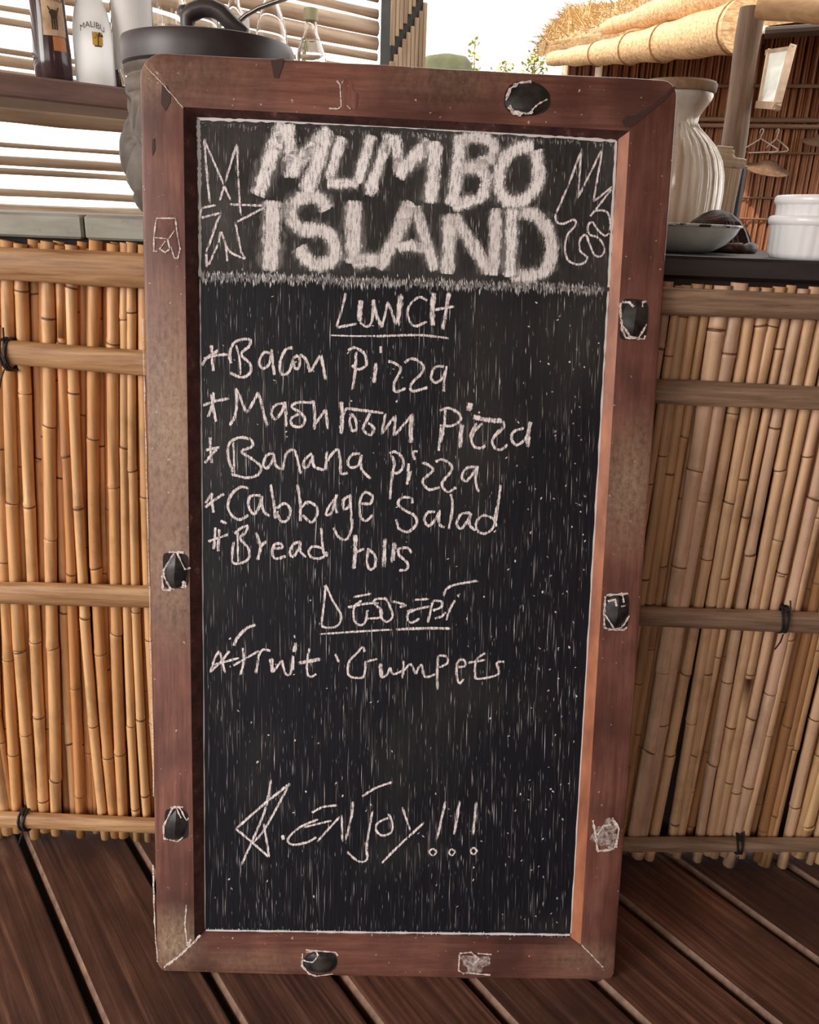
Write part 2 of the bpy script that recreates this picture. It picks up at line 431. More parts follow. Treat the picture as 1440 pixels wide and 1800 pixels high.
mb.box((mid.x, mid.y, 2.10), (a1-a2, .03, .32), Matrix((FE, -FN, Vector((0, 0, 1)))).transposed())
struct(mb.build('wall_back', [REED_DARK, grain('dark_rail', (.10, .05, .03), (.30, .17, .10), (4, 4, 60), .6, .2, .3, 0)], smooth=True))

# ------------------------------------------------------------------ bamboo bar fronts
def cane(path, rad, mat, parent, back=False):
    # path: list of (x, z) from top to bottom on the front plane
    y = .034 if back else .0215
    m_ = MB(); pts = []; rr = []; ms = []
    (xt, zt), (xm, zm), (xb, zb) = path
    def X(z):
        # quadratic through three points
        L0 = (z-zm)*(z-zb)/((zt-zm)*(zt-zb)); L1 = (z-zt)*(z-zb)/((zm-zt)*(zm-zb)); L2 = (z-zt)*(z-zm)/((zb-zt)*(zb-zm))
        return xt*L0+xm*L1+xb*L2
    nodes = []; z = zt - random.uniform(.02, .16)
    while z > zb+.01: nodes.append(z); z -= random.uniform(.14, .26)
    zs = set([zt, zb]); n = 16
    for k in range(1, n): zs.add(zt+(zb-zt)*k/n)
    for q in nodes:
        for d in (.007, .0035, .0012, -.0012, -.0035, -.007): zs.add(q+d)
    zs = sorted([q for q in zs if zb-1e-6 <= q <= zt+1e-6], reverse=True)
    bend = [random.uniform(-.0016, .0016) for _ in range(len(nodes)+2)]
    for q in zs:
        seg = sum(1 for nn in nodes if nn > q)
        kx = bend[seg]*.6
        d = min([abs(q-nn) for nn in nodes] or [1])
        f = 1.0 + (.09 if d < .005 else .035 if d < .008 else 0) - (.06 if d < .002 else 0)
        pts.append((X(q)+kx, y+random.uniform(-.0004, .0004), q)); rr.append(rad*f*(1+.03*math.sin(q*7)))
    m_.tube(pts, rr, 9, capm=1)
    nq = 9
    for k in range(len(zs)-1):
        zc = (zs[k]+zs[k+1])/2
        if min([abs(zc-nn) for nn in nodes] or [1]) < .0012:
            for j in range(nq): m_.m[k*nq+j] = 1
    o = m_.build('bamboo_cane', [mat, NODE_RING], parent, smooth=True)
    return o
def bar_rail(p0, p1, h, mat, parent, nodes=()):
    # split half-pole: round face outward, lying across the canes
    m_ = MB(); p0, p1 = Vector(p0), Vector(p1); N = 24; n = 10
    for k in range(N+1):
        t_ = k/N; p = p0.lerp(p1, t_); hh = h*(1+.035*math.sin(t_*17+p0.z*9)+.05*max([0]+[math.exp(-((t_-q)*60)**2) for q in nodes]))
        for j in range(n):
            q = -PI/2+PI*j/(n-1)
            m_.v.append((p.x, .0085-(max(math.cos(q), 0)**.55)*.0125, p.z+math.sin(q)*hh/2))
    for k in range(N):
        for j in range(n):
            a = k*n+j; b = k*n+(j+1) % n; m_.f.append((a, a+n, b+n, b)); m_.m.append(0)
    m_.f.append(tuple(range(n))); m_.m.append(0); m_.f.append(tuple(N*n+n-1-j for j in range(n))); m_.m.append(0)
    return smooth_auto(m_.build('bamboo_rail', mat, parent), 50)
def lashing(px, py, h, rail, tail=0, parent=None):
    p = front(px, py); m_ = MB()
    for dx in (-.003, .0012, .005):
        pts = []
        for j in range(17):
            q = 2*PI*j/16
            pts.append((p.x+dx+.002*math.sin(q*2+dx*900), .012-math.cos(q)*.0195, p.z+math.sin(q)*(h/2+.004)))
        m_.tube(pts, .0022, 6, caps=False)
    m_.tube([(p.x, -.006, p.z-h/2), (p.x-.004, -.010, p.z-h/2-.012), (p.x-.009, -.008, p.z-h/2-.026-tail)], .0014, 6)
    m_.tube([(p.x, .002, p.z+h/2), (p.x+.004, -.004, p.z+h/2+.008), (p.x+.003, .0, p.z+h/2+.020)], .0014, 6)
    return m_.build('cord_lashing', BLACK_CORD, rail)

rootL = thing('bamboo_bar_front', 'warm tan bamboo cane bar front under the pale grey counter slab', 'bar front', (-.55, .03, 0))
rootR = thing('bamboo_bar_front', 'dull tan bamboo cane bar front under the black counter slab', 'bar front', (.55, .03, 0))
XM = -.02
mb = MB(); mb.box(((-1.1+XM)/2-.001, .056, .5120), (1.1+XM-.004, .012, .9955)); mb.build('backing_board', VOID, rootL)
mb = MB(); mb.box(((1.1+XM)/2+.001, .056, .4980), (1.1-XM-.004, .012, .9815)); mb.build('backing_board', VOID, rootR)
# canes whose course is read from the photograph: x at three heights on the front plane
left = [(-40, -34, -28, 19), (-16, -13, -8, 19), (10, 9, 29, 19), (30, 29, 58, 21), (51, 58, 76, 20), (98, 91, 97, 21), (118, 126, 139, 17), (137, 147, 182, 18),
        (181, 171, 200, 20), (210, 203, 215, 20), (231, 223, 239, 16), (243, 238, 258, 16), (262, 262, 284, 19)]
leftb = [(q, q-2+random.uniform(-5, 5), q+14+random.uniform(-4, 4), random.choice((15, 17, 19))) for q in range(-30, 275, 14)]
PX = 1.119/1425*1.06
def px_cane(row, mat, root, back, zt0, zb0):
    xt, xm, xb, wd = row; yy = .0215
    a = front(xt, 560, yy); b = front(xm, 1040, yy); c_ = front(xb, 1440, yy)
    cane([(a.x, zt0+random.uniform(-.006, .004)), (b.x + (a.x-b.x)*.0, b.z), (c_.x, zb0+random.uniform(-.006, .012))], wd*PX*.52, mat, root, back)
for row in left: px_cane(row, CANE_WARM, rootL, False, 1.006, .012)
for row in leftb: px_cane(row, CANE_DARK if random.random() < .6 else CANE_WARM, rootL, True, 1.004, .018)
def fill(x0, x1, mat, root, zt0, tilt=0.0, backmat=None):
    x = x0
    while x < x1:
        wd = random.uniform(.0135, .0215)
        if random.random() < .12: wd *= .7
        xc = x+wd/2; d = random.uniform(-.012, .012)+tilt
        cane([(xc, zt0+random.uniform(-.010, .004)), (xc+d*.4+random.uniform(-.004, .004), .5), (xc+d, random.uniform(.004, .026))], wd*.51, mat, root, False)
        x += wd+random.choice((0, .0, .001, .003))
fill(-1.09, front(-50, 1000).x-.004, CANE_WARM, rootL, 1.005)
fill(front(284, 1000).x, XM-.034, CANE_WARM, rootL, 1.005)
fill(XM+.014, .36, CANE_DULL, rootR, 0.984)
# right-hand canes: widths vary, a few lean across their neighbours
x = .36; k = 0
while x < 1.085:
    wd = random.choice((.0125, .0145, .016, .0165, .019, .022, .024))
    d = random.uniform(-.013, .007); xc = x+wd/2
    if .45 < x < .463: d = -.03
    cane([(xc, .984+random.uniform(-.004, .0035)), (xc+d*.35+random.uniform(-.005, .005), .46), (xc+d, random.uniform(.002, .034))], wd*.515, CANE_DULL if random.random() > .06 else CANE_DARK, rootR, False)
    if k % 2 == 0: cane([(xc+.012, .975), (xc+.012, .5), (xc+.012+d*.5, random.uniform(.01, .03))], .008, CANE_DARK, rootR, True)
    x += wd+random.choice((0, 0, .0005, .001, .0025)); k += 1
def extend(px0, py0, px1, py1, xa, xb):
    p, q = front(px0, py0), front(px1, py1); s = (q.z-p.z)/(q.x-p.x)
    return Vector((xa, 0, p.z+s*(xa-p.x))), Vector((xb, 0, p.z+s*(xb-p.x)))
RL = []
for args, h, nd in (((0, 464, 246, 477), .0440, (.62,)), ((14, 621, 248, 640), .0350, (.7,)), ((0, 1045, 260, 1052), .0350, (.5,)), ((0, 1444, 270, 1455), .0290, (.56, .8))):
    a, b = extend(*args, -1.1, XM-.006); RL.append(bar_rail(a, b, h, RAIL_WARM, rootL, nd))
RR = []
for args, h, nd in (((1166, 530, 1440, 541), .0350, (.3,)), ((1165, 690, 1440, 702), .0335, (.38,)), ((1130, 1086, 1440, 1098), .0330, (.5,)), ((1100, 1488, 1440, 1489), .0265, (.45,))):
    a, b = extend(*args, XM+.006, 1.1); RR.append(bar_rail(a, b, h, RAIL_DULL, rootR, nd))
lashing(8, 625, .036, RL[1]); lashing(40, 1447, .031, RL[3]); lashing(1378, 1094, .034, RR[2]); lashing(1299, 1489, .028, RR[3], .014)

# counter slabs
t = NT('pale_grey_slab'); g = t.noise(t.coord((7, 14, 40)), 1, 5, .6); sp = t.noise(t.coord((60, 60, 60)), 1, 4, .7)
c = t.ramp(g, [(.3, (.21, .205, .165)), (.7, (.41, .40, .34))]); c = t.mix(t.ramp(sp, [(.62, 0), (.72, .6)]), c, (.16, .15, .12))
SLAB_PALE = t.set(color=c, rough=.45, spec=.4).bump(sp, .15, .001).mat
t = NT('black_slab'); g = t.noise(t.coord((5, 25, 40)), 1, 5, .6)
SLAB_BLACK = t.set(color=t.ramp(g, [(.35, (.013, .011, .011)), (.7, (.04, .03, .025))]), rough=.30, spec=.5).bump(g, .12, .001).mat
CZL, CZR = 1.041, 1.018
xj = front(146, 400, .034).x
root = thing('counter_slab', 'pale grey-green counter slab with a cracked joint under the carved pot', 'countertop', (-.55, .3, CZL))
mb = MB(); mb.bbox(((-1.12+xj)/2-.0006, .30, CZL-.0155), (1.12+xj-.0012, .53, .031), .003); mb.build('slab_piece', SLAB_PALE, root)
mb = MB(); mb.bbox(((xj+XM)/2+.0006, .30, CZL-.0155), (XM-xj-.0012, .53, .031), .003); mb.build('slab_piece', SLAB_PALE, root)
mb = MB(); mb.bbox(((1.12+XM)/2, .345, CZR-.0145), (1.12-XM-.002, .62, .029), .004)
tag(mb.build('counter_slab', SLAB_BLACK, origin=(.55, .345, CZR)), 'black polished counter slab carrying the white dishes and the bowl', 'countertop')

# ------------------------------------------------------------------ the menu chalkboard leaning on the bar
BT, BY = .2002, .0292
bX = Vector((math.cos(BY), math.sin(BY), 0))
bZ = Vector((-math.sin(BY)*math.sin(BT), math.cos(BY)*math.sin(BT), math.cos(BT)))
bY = bZ.cross(bX)
B0 = Vector((-.0059, -.2261, .0))
board = thing('menu_chalkboard', 'tall menu chalkboard in a worn red-brown wooden frame leaning on the bar', 'chalkboard', B0)
board.rotation_euler = Matrix((bX, bY, bZ)).transposed().to_euler(); board['localspace'] = 1
def on(px, py, h=0.0):
    # point of the board (own coordinates) seen at the pixel, h in front of the frame's face
    p = hit(px, py, B0 - bY*h, bY) - B0
    return Vector((p.dot(bX), p.dot(bY), p.dot(bZ)))
DEP = .012; TH = .0165
def corners(h, *px): return [on(x, y, h) for x, y in px]
outer = corners(0, (244, 89), (1194, 140), (1080, 1729), (276, 1709))
flat_in = corners(0, (322, 188), (1107, 230), (1021, 1660), (342, 1655))
panel = corners(-DEP, (345, 205), (1087, 245), (1003, 1647), (360, 1636))
cen = sum(outer, Vector())/4
# rounded loops: 4 corners x (NA+1) points, the diagonal point in the middle
NA = 8; NS = 10
def loop(cor, radii, inset=0.0, y=None, mid=0):
    out = []
    for k in range(4):
        c0 = cor[k]; pv = cor[k-1]; nx = cor[(k+1) % 4]
        a = (pv-c0).normalized(); b = (nx-c0).normalized()
        base_ = c0 + (a+b)*inset
        r = max(radii[k]-inset*.6, .0004)
        pA = base_+a*r; pB = base_+b*r; cc = base_+(a+b)*r
        for j in range(NA+1):
            q = PI/2*j/NA; p = cc - b*(r*math.cos(q)) - a*(r*math.sin(q))
            if y is not None: p = Vector((p.x, y, p.z))
            out.append(p)
    return out
RAD = [.030, .020, .018, .014]
loops = [loop(outer, RAD, .004, TH), loop(outer, RAD, .0, TH-.004), loop(outer, RAD, 0, .0045), loop(outer, RAD, .0018, .0012), loop(outer, RAD, .0055, 0.0),
         loop(flat_in, [.001]*4, 0, 0.0), loop(panel, [.0005]*4, 0, DEP+.0002), loop(panel, [.0005]*4, 0, TH)]
for L in loops[:2]:
    for p in L:
        if p.z < .03: p.z = max(p.z, .0045)
NP = len(loops[0])
def member(k):
    # side k runs from the diagonal of corner k to the diagonal of corner k+1
    i = k*(NA+1)+NA//2
    return [(i+j) % NP for j in range(NA+2)]
names = ['frame_rail', 'frame_stile', 'frame_rail', 'frame_stile']
members = []
for k in range(4):
    ids = member(k); m_ = MB(); nl = len(loops); SUB = 14
    cols = []
    for a in range(len(ids)):
        cols.append([loops[l][ids[a]] for l in range(nl)])
    full = []
    for a in range(len(cols)):
        full.append(cols[a])
        if a == NA//2:      # long straight stretch: subdivide it, with slightly worn edges
            for s in range(1, SUB):
                tt = s/SUB
                c_ = [cols[a][l].lerp(cols[a+1][l], tt) for l in range(nl)]
                wv = random.uniform(-.0006, .0006)
                for l in (1, 2, 3, 4): c_[l] = c_[l] + (cen-c_[l]).normalized()*wv
                full.append(c_)
    for c_ in full: m_.v += [tuple(p) for p in c_]
    for a in range(len(full)-1):
        for l in range(nl-1):
            i = a*nl+l
            m_.f.append((i, i+nl, i+nl+1, i+1))
            m_.m.append((1 if l == 5 else 0))
        m_.f.append((a*nl+nl-1, (a+1)*nl+nl-1, (a+1)*nl, a*nl)); m_.m.append(0)
    m_.f.append(tuple(range(nl))); m_.m.append(0); m_.f.append(tuple((len(full)-1)*nl+nl-1-l for l in range(nl))); m_.m.append(0)
    mat = FRAME_H if k in (0, 2) else FRAME_V
    inner = [EDGE_SHADE_CRUST, EDGE_LIT, FRAME_H, EDGE_SHADE_CRUST][k]
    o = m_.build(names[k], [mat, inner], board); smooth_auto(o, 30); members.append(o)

# writing panel: dusty header board above, grain-streaked black board below
FRN = Vector((0, -1, 0))
seamL, seamR = on(349, 489, -DEP), on(1072, 514, -DEP)
def plate(tl, tr, br, bl, y0, y1, m_, mi=0):
    T = [Vector((p.x, y0, p.z)) for p in (tl, tr, br, bl)]; Bk = [Vector((p.x, y1, p.z)) for p in (tl, tr, br, bl)]
    m_.quad(T[3], T[2], T[1], T[0], mi); m_.quad(Bk[0], Bk[1], Bk[2], Bk[3], mi)
    for j in range(4): m_.quad(T[j], T[(j+1) % 4], Bk[(j+1) % 4], Bk[j], mi)
GAPZ = Vector((0, 0, .0006))
head = MB(); plate(panel[0], panel[1], seamR+GAPZ, seamL+GAPZ, DEP, DEP+.0035, head)
low = MB(); plate(seamL-GAPZ, seamR-GAPZ, panel[2], panel[3], DEP, DEP+.0035, low)
def inside(px, py): return True
def edge_x(py):   # panel's side edges in the photograph at this height
    s = (py-205)/(1640-205); return 345+15*s, 1087-84*s
def sliver(m_, px, py, ln, wd, mi, lean=0.0):
    a = on(px, py, -DEP); b = on(px+lean, py+ln, -DEP); mid = (a+b)/2 + Vector((random.uniform(-.0005, .0005), 0, 0))
    y = DEP-.00025; wd *= .00075
    i = len(m_.v)
    m_.v += [(a.x, y, a.z), (mid.x+wd/2, y, mid.z), (b.x, y, b.z), (mid.x-wd/2, y, mid.z)]
    m_.f.append((i, i+3, i+2, i+1)); m_.m.append(mi)
random.seed(21)
for k in range(5200):
    py = random.uniform(500, 1628); x0, x1 = edge_x(py); u = random.random()
    px = x0+8+(x1-x0-16)*u
    s_ = (py-205)/1435
    ln = random.choice((8, 14, 20, 28, 40, 60))*random.uniform(.6, 1.2); ln = min(ln, 1636-py)
    dens = .75 + .25*math.sin(px*.021+1)*math.sin(py*.007)
    if random.random() > dens: continue
    r = random.random(); mi = 1 if r < .46 else 2 if r < .80 else 3 if r < .965 else 4
    vpx = -.012+(720-px)*.00006
    sliver(low, px, py, ln, random.uniform(.55, 1.25), mi, lean=ln*(vpx)+random.uniform(-.6, .6))
for k in range(170):     # crumbs of chalk
    py = random.uniform(520, 1625); x0, x1 = edge_x(py); px = random.uniform(x0+10, x1-10)
    if random.random() < .5: px = x1-10-abs(random.gauss(0, 90))
    sliver(low, px, py, random.uniform(2, 6), random.uniform(2, 5), random.choice((3, 4)), random.uniform(-4, 4))
for k in range(700):
    py = random.uniform(215, 478); x0, x1 = edge_x(py); px = random.uniform(x0+6, x1-6); ln = random.uniform(8, 34)
    if py+ln > 484: continue
    sliver(head, px, py, ln, random.uniform(.7, 1.5), random.choice((1, 1, 2, 2, 3)), random.uniform(-1, 1))
def dust_line(m_, x0, y0, x1, y1, n, wmin, wmax, mi=(3, 4, 4), jag=1.0, spike=(3, 12)):
    for k in range(n):
        tt = random.random(); px, py = x0+(x1-x0)*tt, y0+(y1-y0)*tt
        sliver(m_, px+random.uniform(-jag, jag), py+random.uniform(-jag, jag)-spike[0], random.uniform(*spike), random.uniform(wmin, wmax), random.choice(mi), random.uniform(-.6, .6))
# chalk dust caught along the seam and at the edges of the panel
for k in range(1150):
    tt = random.random(); px = 350+(1062-350)*tt; py = 480+24*tt + random.gauss(0, 4)
    ln = random.uniform(5, 16); m_ = head if py+ln < 488+25*tt else low
    sliver(m_, px, py, ln, random.uniform(1.2, 3.2), random.choice((2, 3, 3, 4)), random.uniform(-1, 1))
def edge_dust(m_, pts, wd, mi=4):
    P = [Vector((q.x, DEP-.0004, q.z)) for q in (on(x, y, -DEP) for x, y in pts)]
    P2 = []
    for a, b in zip(P[:-1], P[1:]):
        for s in range(26): P2.append(a.lerp(b, s/26)+Vector((random.uniform(-.0003, .0003), 0, random.uniform(-.0003, .0003))))
    P2.append(P[-1])
    m_.rib(P2, [wd*.00075*random.uniform(.45, 1.4) for _ in P2], FRN, mi)
edge_dust(head, [(347, 209), (590, 217), (850, 232), (1083, 248)], 4.5); edge_dust(head, [(349, 208), (351, 300), (352, 486)], 6, 3)
edge_dust(head, [(1083, 248), (1070, 505)], 4.5)
edge_dust(low, [(1069, 512), (1046, 920), (1004, 1640)], 3.6); edge_dust(low, [(362, 1635), (680, 1639), (1002, 1643)], 4.2)
edge_dust(low, [(352, 492), (355, 800), (361, 1632)], 2.2, 3)
dust_line(low, 364, 1634, 1000, 1643, 220, 1, 2.4, (2, 3, 4), 1, (3, 12))
dust_line(head, 352, 214, 1078, 248, 260, 1.2, 3, (2, 3), 3, (-2, 12))
head.build('header_panel', [BOARD_DUSTY]+SCR, board); low.build('writing_panel', [BOARD]+SCR, board)

# carved dark inlays set in the frame, some lost and scarred with chalk
def inlay(px, py, wpx, hpx, rotdeg, kind, strokes=()):
    c_ = on(px, py); W = wpx*.00078; H = hpx*.00078
    if kind in ('horn', 'round'):
        # shallow dark socket with a ridged almond-shaped piece sitting in it
        m_ = MB(); n = 24; i = 0
        for j in range(n):
            q = 2*PI*j/n; f = 1+.03*math.sin(3*q+px)
            ex = 5.0 if kind == 'horn' else 2.3
            m_.v.append((c_.x+W/2*1.02*f*abs(math.cos(q))**(2/ex)*math.copysign(1, math.cos(q)), -.0005, c_.z+H/2*1.02*f*abs(math.sin(q))**(2/ex)*math.copysign(1, math.sin(q))))
        m_.f.append(tuple(range(n-1, -1, -1))); m_.m.append(1)
        NV = 14; NX = 8; b0 = len(m_.v)
        for a in range(NV+1):
            v = -1+2*a/NV; vv = v*(1 if kind == 'round' else rotdeg)     # vv = +1 at the blunt end
            if kind == 'round': hw = math.sqrt(max(0, 1-v*v))*.96
            else: hw = (math.sqrt(max(0, 1-vv*vv))*.92 if vv > 0 else (1-abs(vv)**1.7)*.92)
            hw = max(hw, .03)
            for b in range(NX+1):
                x = -1+2*b/NX
                hgt = (1-abs(x)**1.25)*min(1, hw*1.3)
                wob = .10*math.sin(v*5+px+x*2) if kind == 'round' else .04*math.sin(v*4+px)
                m_.v.append((c_.x+W/2*hw*x+W*.02*math.sin(v*3), -.0008-.0058*hgt*(1+wob), c_.z+H/2*v*.97))
        for a in range(NV):
            for b in range(NX):
                k = b0+a*(NX+1)+b; m_.f.append((k, k+1, k+NX+2, k+NX+1)); m_.m.append(0)
        o = m_.build('carved_inlay', [SHELL_BLACK, SOCKET], board); smooth_auto(o, 28)
    else:
        m_ = MB(); n = 26
        m_.v.append((c_.x, -.0009, c_.z))
        for j in range(n):
            q = 2*PI*j/n; f = 1+.22*math.sin(3*q+px)+.12*math.sin(7*q+py)
            m_.v.append((c_.x+W*.42*f*math.cos(q), -.0004, c_.z+H*.42*f*math.sin(q)))
        for j in range(n): m_.f.append((0, 1+(j+1) % n, 1+j)); m_.m.append(0)
        o = m_.build('inlay_scar', SCAR if kind == 'scar' else FRAME_V, board)
    m2 = MB()
    for st in strokes:
        wd, pts = st[0], st[1:]
        P = [on(px+x, py+y) for x, y in pts]; P2 = []
        for a, b in zip(P[:-1], P[1:]):
            for s in range(6): P2.append(a.lerp(b, s/6))
        P2.append(P[-1])
        for q in P2:
            e = max(0, 1-((q.x-c_.x)/(W/2))**2-((q.z-c_.z)/(H/2))**2)**.5
            q.y = -.0012 - (e*.0052 if kind in ('horn', 'round') else 0)
        m2.rib(P2, [wd*.72*.00078*random.uniform(.35, 1.5) for _ in P2], FRN)
    if strokes: m2.build('chalk_and_edge_light', CHALK_EDGE_LIGHT, o)
inlay(926, 174, 74, 52, 0, 'round', [(6, (-37, 4), (-30, -16), (-14, -27), (8, -29)), (11, (-32, 14), (-24, 24), (-10, 26)), (6, (-12, 26), (2, 27), (10, 24)), (3, (8, 22), (18, 12), (36, 2))])
inlay(1114, 562, 46, 66, 1, 'horn', [(5, (-24, -30), (-23, 0), (-21, 18), (-14, 32), (18, 34), (20, 28)), (4, (-22, 8), (-8, 30), (8, 32), (22, 8)), (6, (-20, -31), (-6, -30)), (6, (-10, -31), (-2, -22)), (5, (14, -30), (22, -32)), (4, (15, -30), (14, -22))])
inlay(1084, 1074, 44, 62, 1, 'horn', [(5, (-20, -26), (-22, 4), (-22, 28), (-14, 32), (12, 33), (18, 28)), (4, (-21, 6), (-4, 32), (8, 29), (22, 8)), (7, (-18, -28), (20, -31)), (5, (-16, -18), (-4, -22), (-2, -10)), (4, (10, -28), (11, -16)), (3, (6, -10), (14, -11))])
inlay(309, 1003, 44, 62, -1, 'horn', [(5, (-12, -33), (14, -32)), (4, (-2, -32), (-20, -2), (-20, 6)), (4, (3, -32), (18, -3), (26, -5)), (5, (-22, 4), (-10, 30), (-2, 33)), (4, (-24, 8), (-22, 34), (-8, 34)), (8, (12, 30), (15, 18), (18, 30))])
inlay(310, 1449, 42, 58, -1, 'horn', [(5, (-10, -31), (12, -31)), (4, (-6, -30), (-20, -2), (-22, 4)), (4, (6, -30), (19, -8), (22, -12)), (5, (-22, 0), (-22, 24), (-14, 26)), (3, (0, -30), (10, -14)), (3, (-12, 26), (2, 30), (12, 22))])
inlay(564, 1691, 62, 44, 0, 'round', [(5, (-32, -16), (-33, 6), (-20, 20), (-8, 24)), (4, (-31, -4), (-14, -4), (-4, -14), (-8, -20), (-26, -18)), (4, (-26, -22), (26, -18), (30, -12)), (3, (-8, 24), (22, 20))])
inlay(836, 1693, 62, 44, 0, 'scar', [(4, (-28, -16), (-30, 12), (-20, 18)), (4, (-28, -18), (-8, -20), (6, -8), (-4, 0)), (4, (-18, 16), (26, 20)), (4, (4, -18), (28, -16))])
inlay(1066, 1467, 56, 66, 0, 'scar', [(6, (-24, -26), (-18, 8), (-16, 28)), (6, (10, -30), (22, -10), (16, 22)), (7, (-16, 28), (8, 26)), (4, (-16, 0), (-6, -16), (8, -18))])
inlay(293, 414, 44, 64, 0, 'mark', [(3, (-18, -30), (16, -30), (18, -8), (24, 24), (20, 40), (14, 40), (8, 20)), (3, (-18, -28), (-22, 2), (-22, 28), (-16, 28)), (3, (-20, 4), (2, 6), (6, 24), (-2, 30), (-12, 24), (-2, 10)), (3, (4, 6), (14, -8))])
inlay(612, 170, 34, 56, 0, 'mark', [(3, (-20, -28), (-14, -20), (-12, 18), (-18, 22), (-34, 21)), (2, (-12, -22), (-8, -28)), (2, (-2, 16), (4, 22))])
# dark knot marks and the filled mitre at the upper corners
KNOT = plain('dark_knot', (.058, .026, .022), .6)
for P in ([(285, 150), (293, 150), (301, 165), (299, 180), (291, 196), (283, 182)], [(268, 245), (272, 243), (273, 262), (268, 275), (267, 260)], [(476, 106), (500, 103), (496, 120), (490, 138), (482, 138)], [(1093, 214), (1100, 204), (1116, 203), (1140, 190), (1168, 168), (1185, 152), (1188, 154), (1170, 175), (1140, 199), (1112, 222), (1100, 225)]):
    m_ = MB(); P = [on(x, y) for x, y in P]; i = len(m_.v); m_.v += [(q.x, -.0006, q.z) for q in P]; m_.f.append(tuple(range(i+len(P)-1, i-1, -1))); m_.m.append(0); m_.build('knot_mark', KNOT, board)
def pale_line(pts, wd, y=-.0007):
    m_ = MB()
    P = [on(x, yy) for x, yy in pts]; P2 = []
    for a, b in zip(P[:-1], P[1:]):
        for s in range(8): P2.append(a.lerp(b, s/8)+Vector((random.uniform(-.0004, .0004), 0, random.uniform(-.0004, .0004))))
    P2.append(P[-1]); P2 = [Vector((q.x, y, q.z)) for q in P2]
    m_.rib(P2, [wd*.00078*random.uniform(.4, 1.5) for _ in P2], FRN); m_.build('chalk_and_edge_light', CHALK_EDGE_LIGHT, board)
pale_line([(288, 1700), (315, 1680), (341, 1656)], 4); pale_line([(341, 1656), (352, 1643)], 4); pale_line([(329, 1658), (325, 1625), (328, 1590)], 2.2); pale_line([(330, 1662), (336, 1650)], 5)
pale_line([(1022, 1660), (1045, 1684), (1060, 1700)], 2); pale_line([(254, 114), (290, 152), (322, 190)], 1.2); pale_line([(277, 1690), (272, 1620), (269, 1520)], 2.4)
pale_line([(251, 560), (256, 760), (261, 960), (266, 1200), (270, 1400)], 1.6)  # worn left edge, with its bevel highlight drawn as a pale ribbon

# ------------------------------------------------------------------ chalk writing, stroke by stroke
def cat(pts, n=7):
    if len(pts) < 3: 
        a, b = pts; return [(a[0]+(b[0]-a[0])*k/8, a[1]+(b[1]-a[1])*k/8) for k in range(9)]
    out = []; P = [pts[0]]+list(pts)+[pts[-1]]
    for k in range(1, len(P)-2):
        p0, p1, p2, p3 = P[k-1], P[k], P[k+1], P[k+2]
        for s in range(n):
            t_ = s/n; t2 = t_*t_; t3 = t2*t_
            out.append(tuple(.5*((2*p1[i])+(-p0[i]+p2[i])*t_+(2*p0[i]-5*p1[i]+4*p2[i]-p3[i])*t2+(-p0[i]+3*p1[i]-3*p2[i]+p3[i])*t3) for i in (0, 1)))
    out.append(pts[-1]); return out
CR = dict(T=(330, 190, 3.692), U=(700, 190, 3.512), A=(340, 500, 4.235), B=(660, 500, 4.235), C=(340, 750, 4.235), D=(600, 750, 4.235), E=(340, 1000, 4.235), F=(560, 1000, 4.0), G=(400, 1350, 3.0))
LAY = [0]
def write(name, strokes, mat=None, wd=6.0, straight=False, label=None, halo=0):
    m_ = MB()
    for st in strokes:
        key = st[0]; x0, y0, sc = CR[key]; pts = st[1:]; ww = wd
        if not hasattr(pts[0], '__len__'): ww = pts[0]/sc; pts = pts[1:]
        pts = [(x0+x/sc, y0+y/sc) for x, y in pts]
        poly = pts if straight else cat(pts)
        if straight:
            q = []
            for a, b in zip(pts[:-1], pts[1:]): q += [(a[0]+(b[0]-a[0])*k/6, a[1]+(b[1]-a[1])*k/6) for k in range(6)]
            poly = q+[pts[-1]]
        LAY[0] = (LAY[0]+1) % 14
        up = .0006+.00003*LAY[0]
        P = [on(x, y, -DEP) for x, y in poly]; P = [Vector((p.x, DEP-up, p.z)) for p in P]
        N = len(P); sp = (pts[-1][0]-pts[0][0])**2+(pts[-1][1]-pts[0][1])**2
        Wd = [ww*.00078*(random.uniform(.82, 1.15))*(.75 if k in (0, N-1) else 1) for k in range(N)]
        m_.rib4(P, Wd, FRN)
    o = m_.build(name, mat or CHALK, board)
    if label: o['label'] = label
    return o
def write_line(strokes, cuts, wd=6.0):
    # one object per bullet and per word
    k = 0
    for n_, nm in list(cuts)+[(None, 'chalk_word')]:
        part = strokes[k:] if n_ is None else strokes[k:k+n_]
        write(nm, part, CHALK, wd); k += n_ or 0
def title(strokes, nm):
    write('chalk_haze', [(s[0], s[1]*1.45)+tuple(s[2:]) for s in strokes], CHALK_HALO)
    write(nm, [(s[0], s[1]*.84)+tuple(s[2:]) for s in strokes], CHALK_SMUDGE)
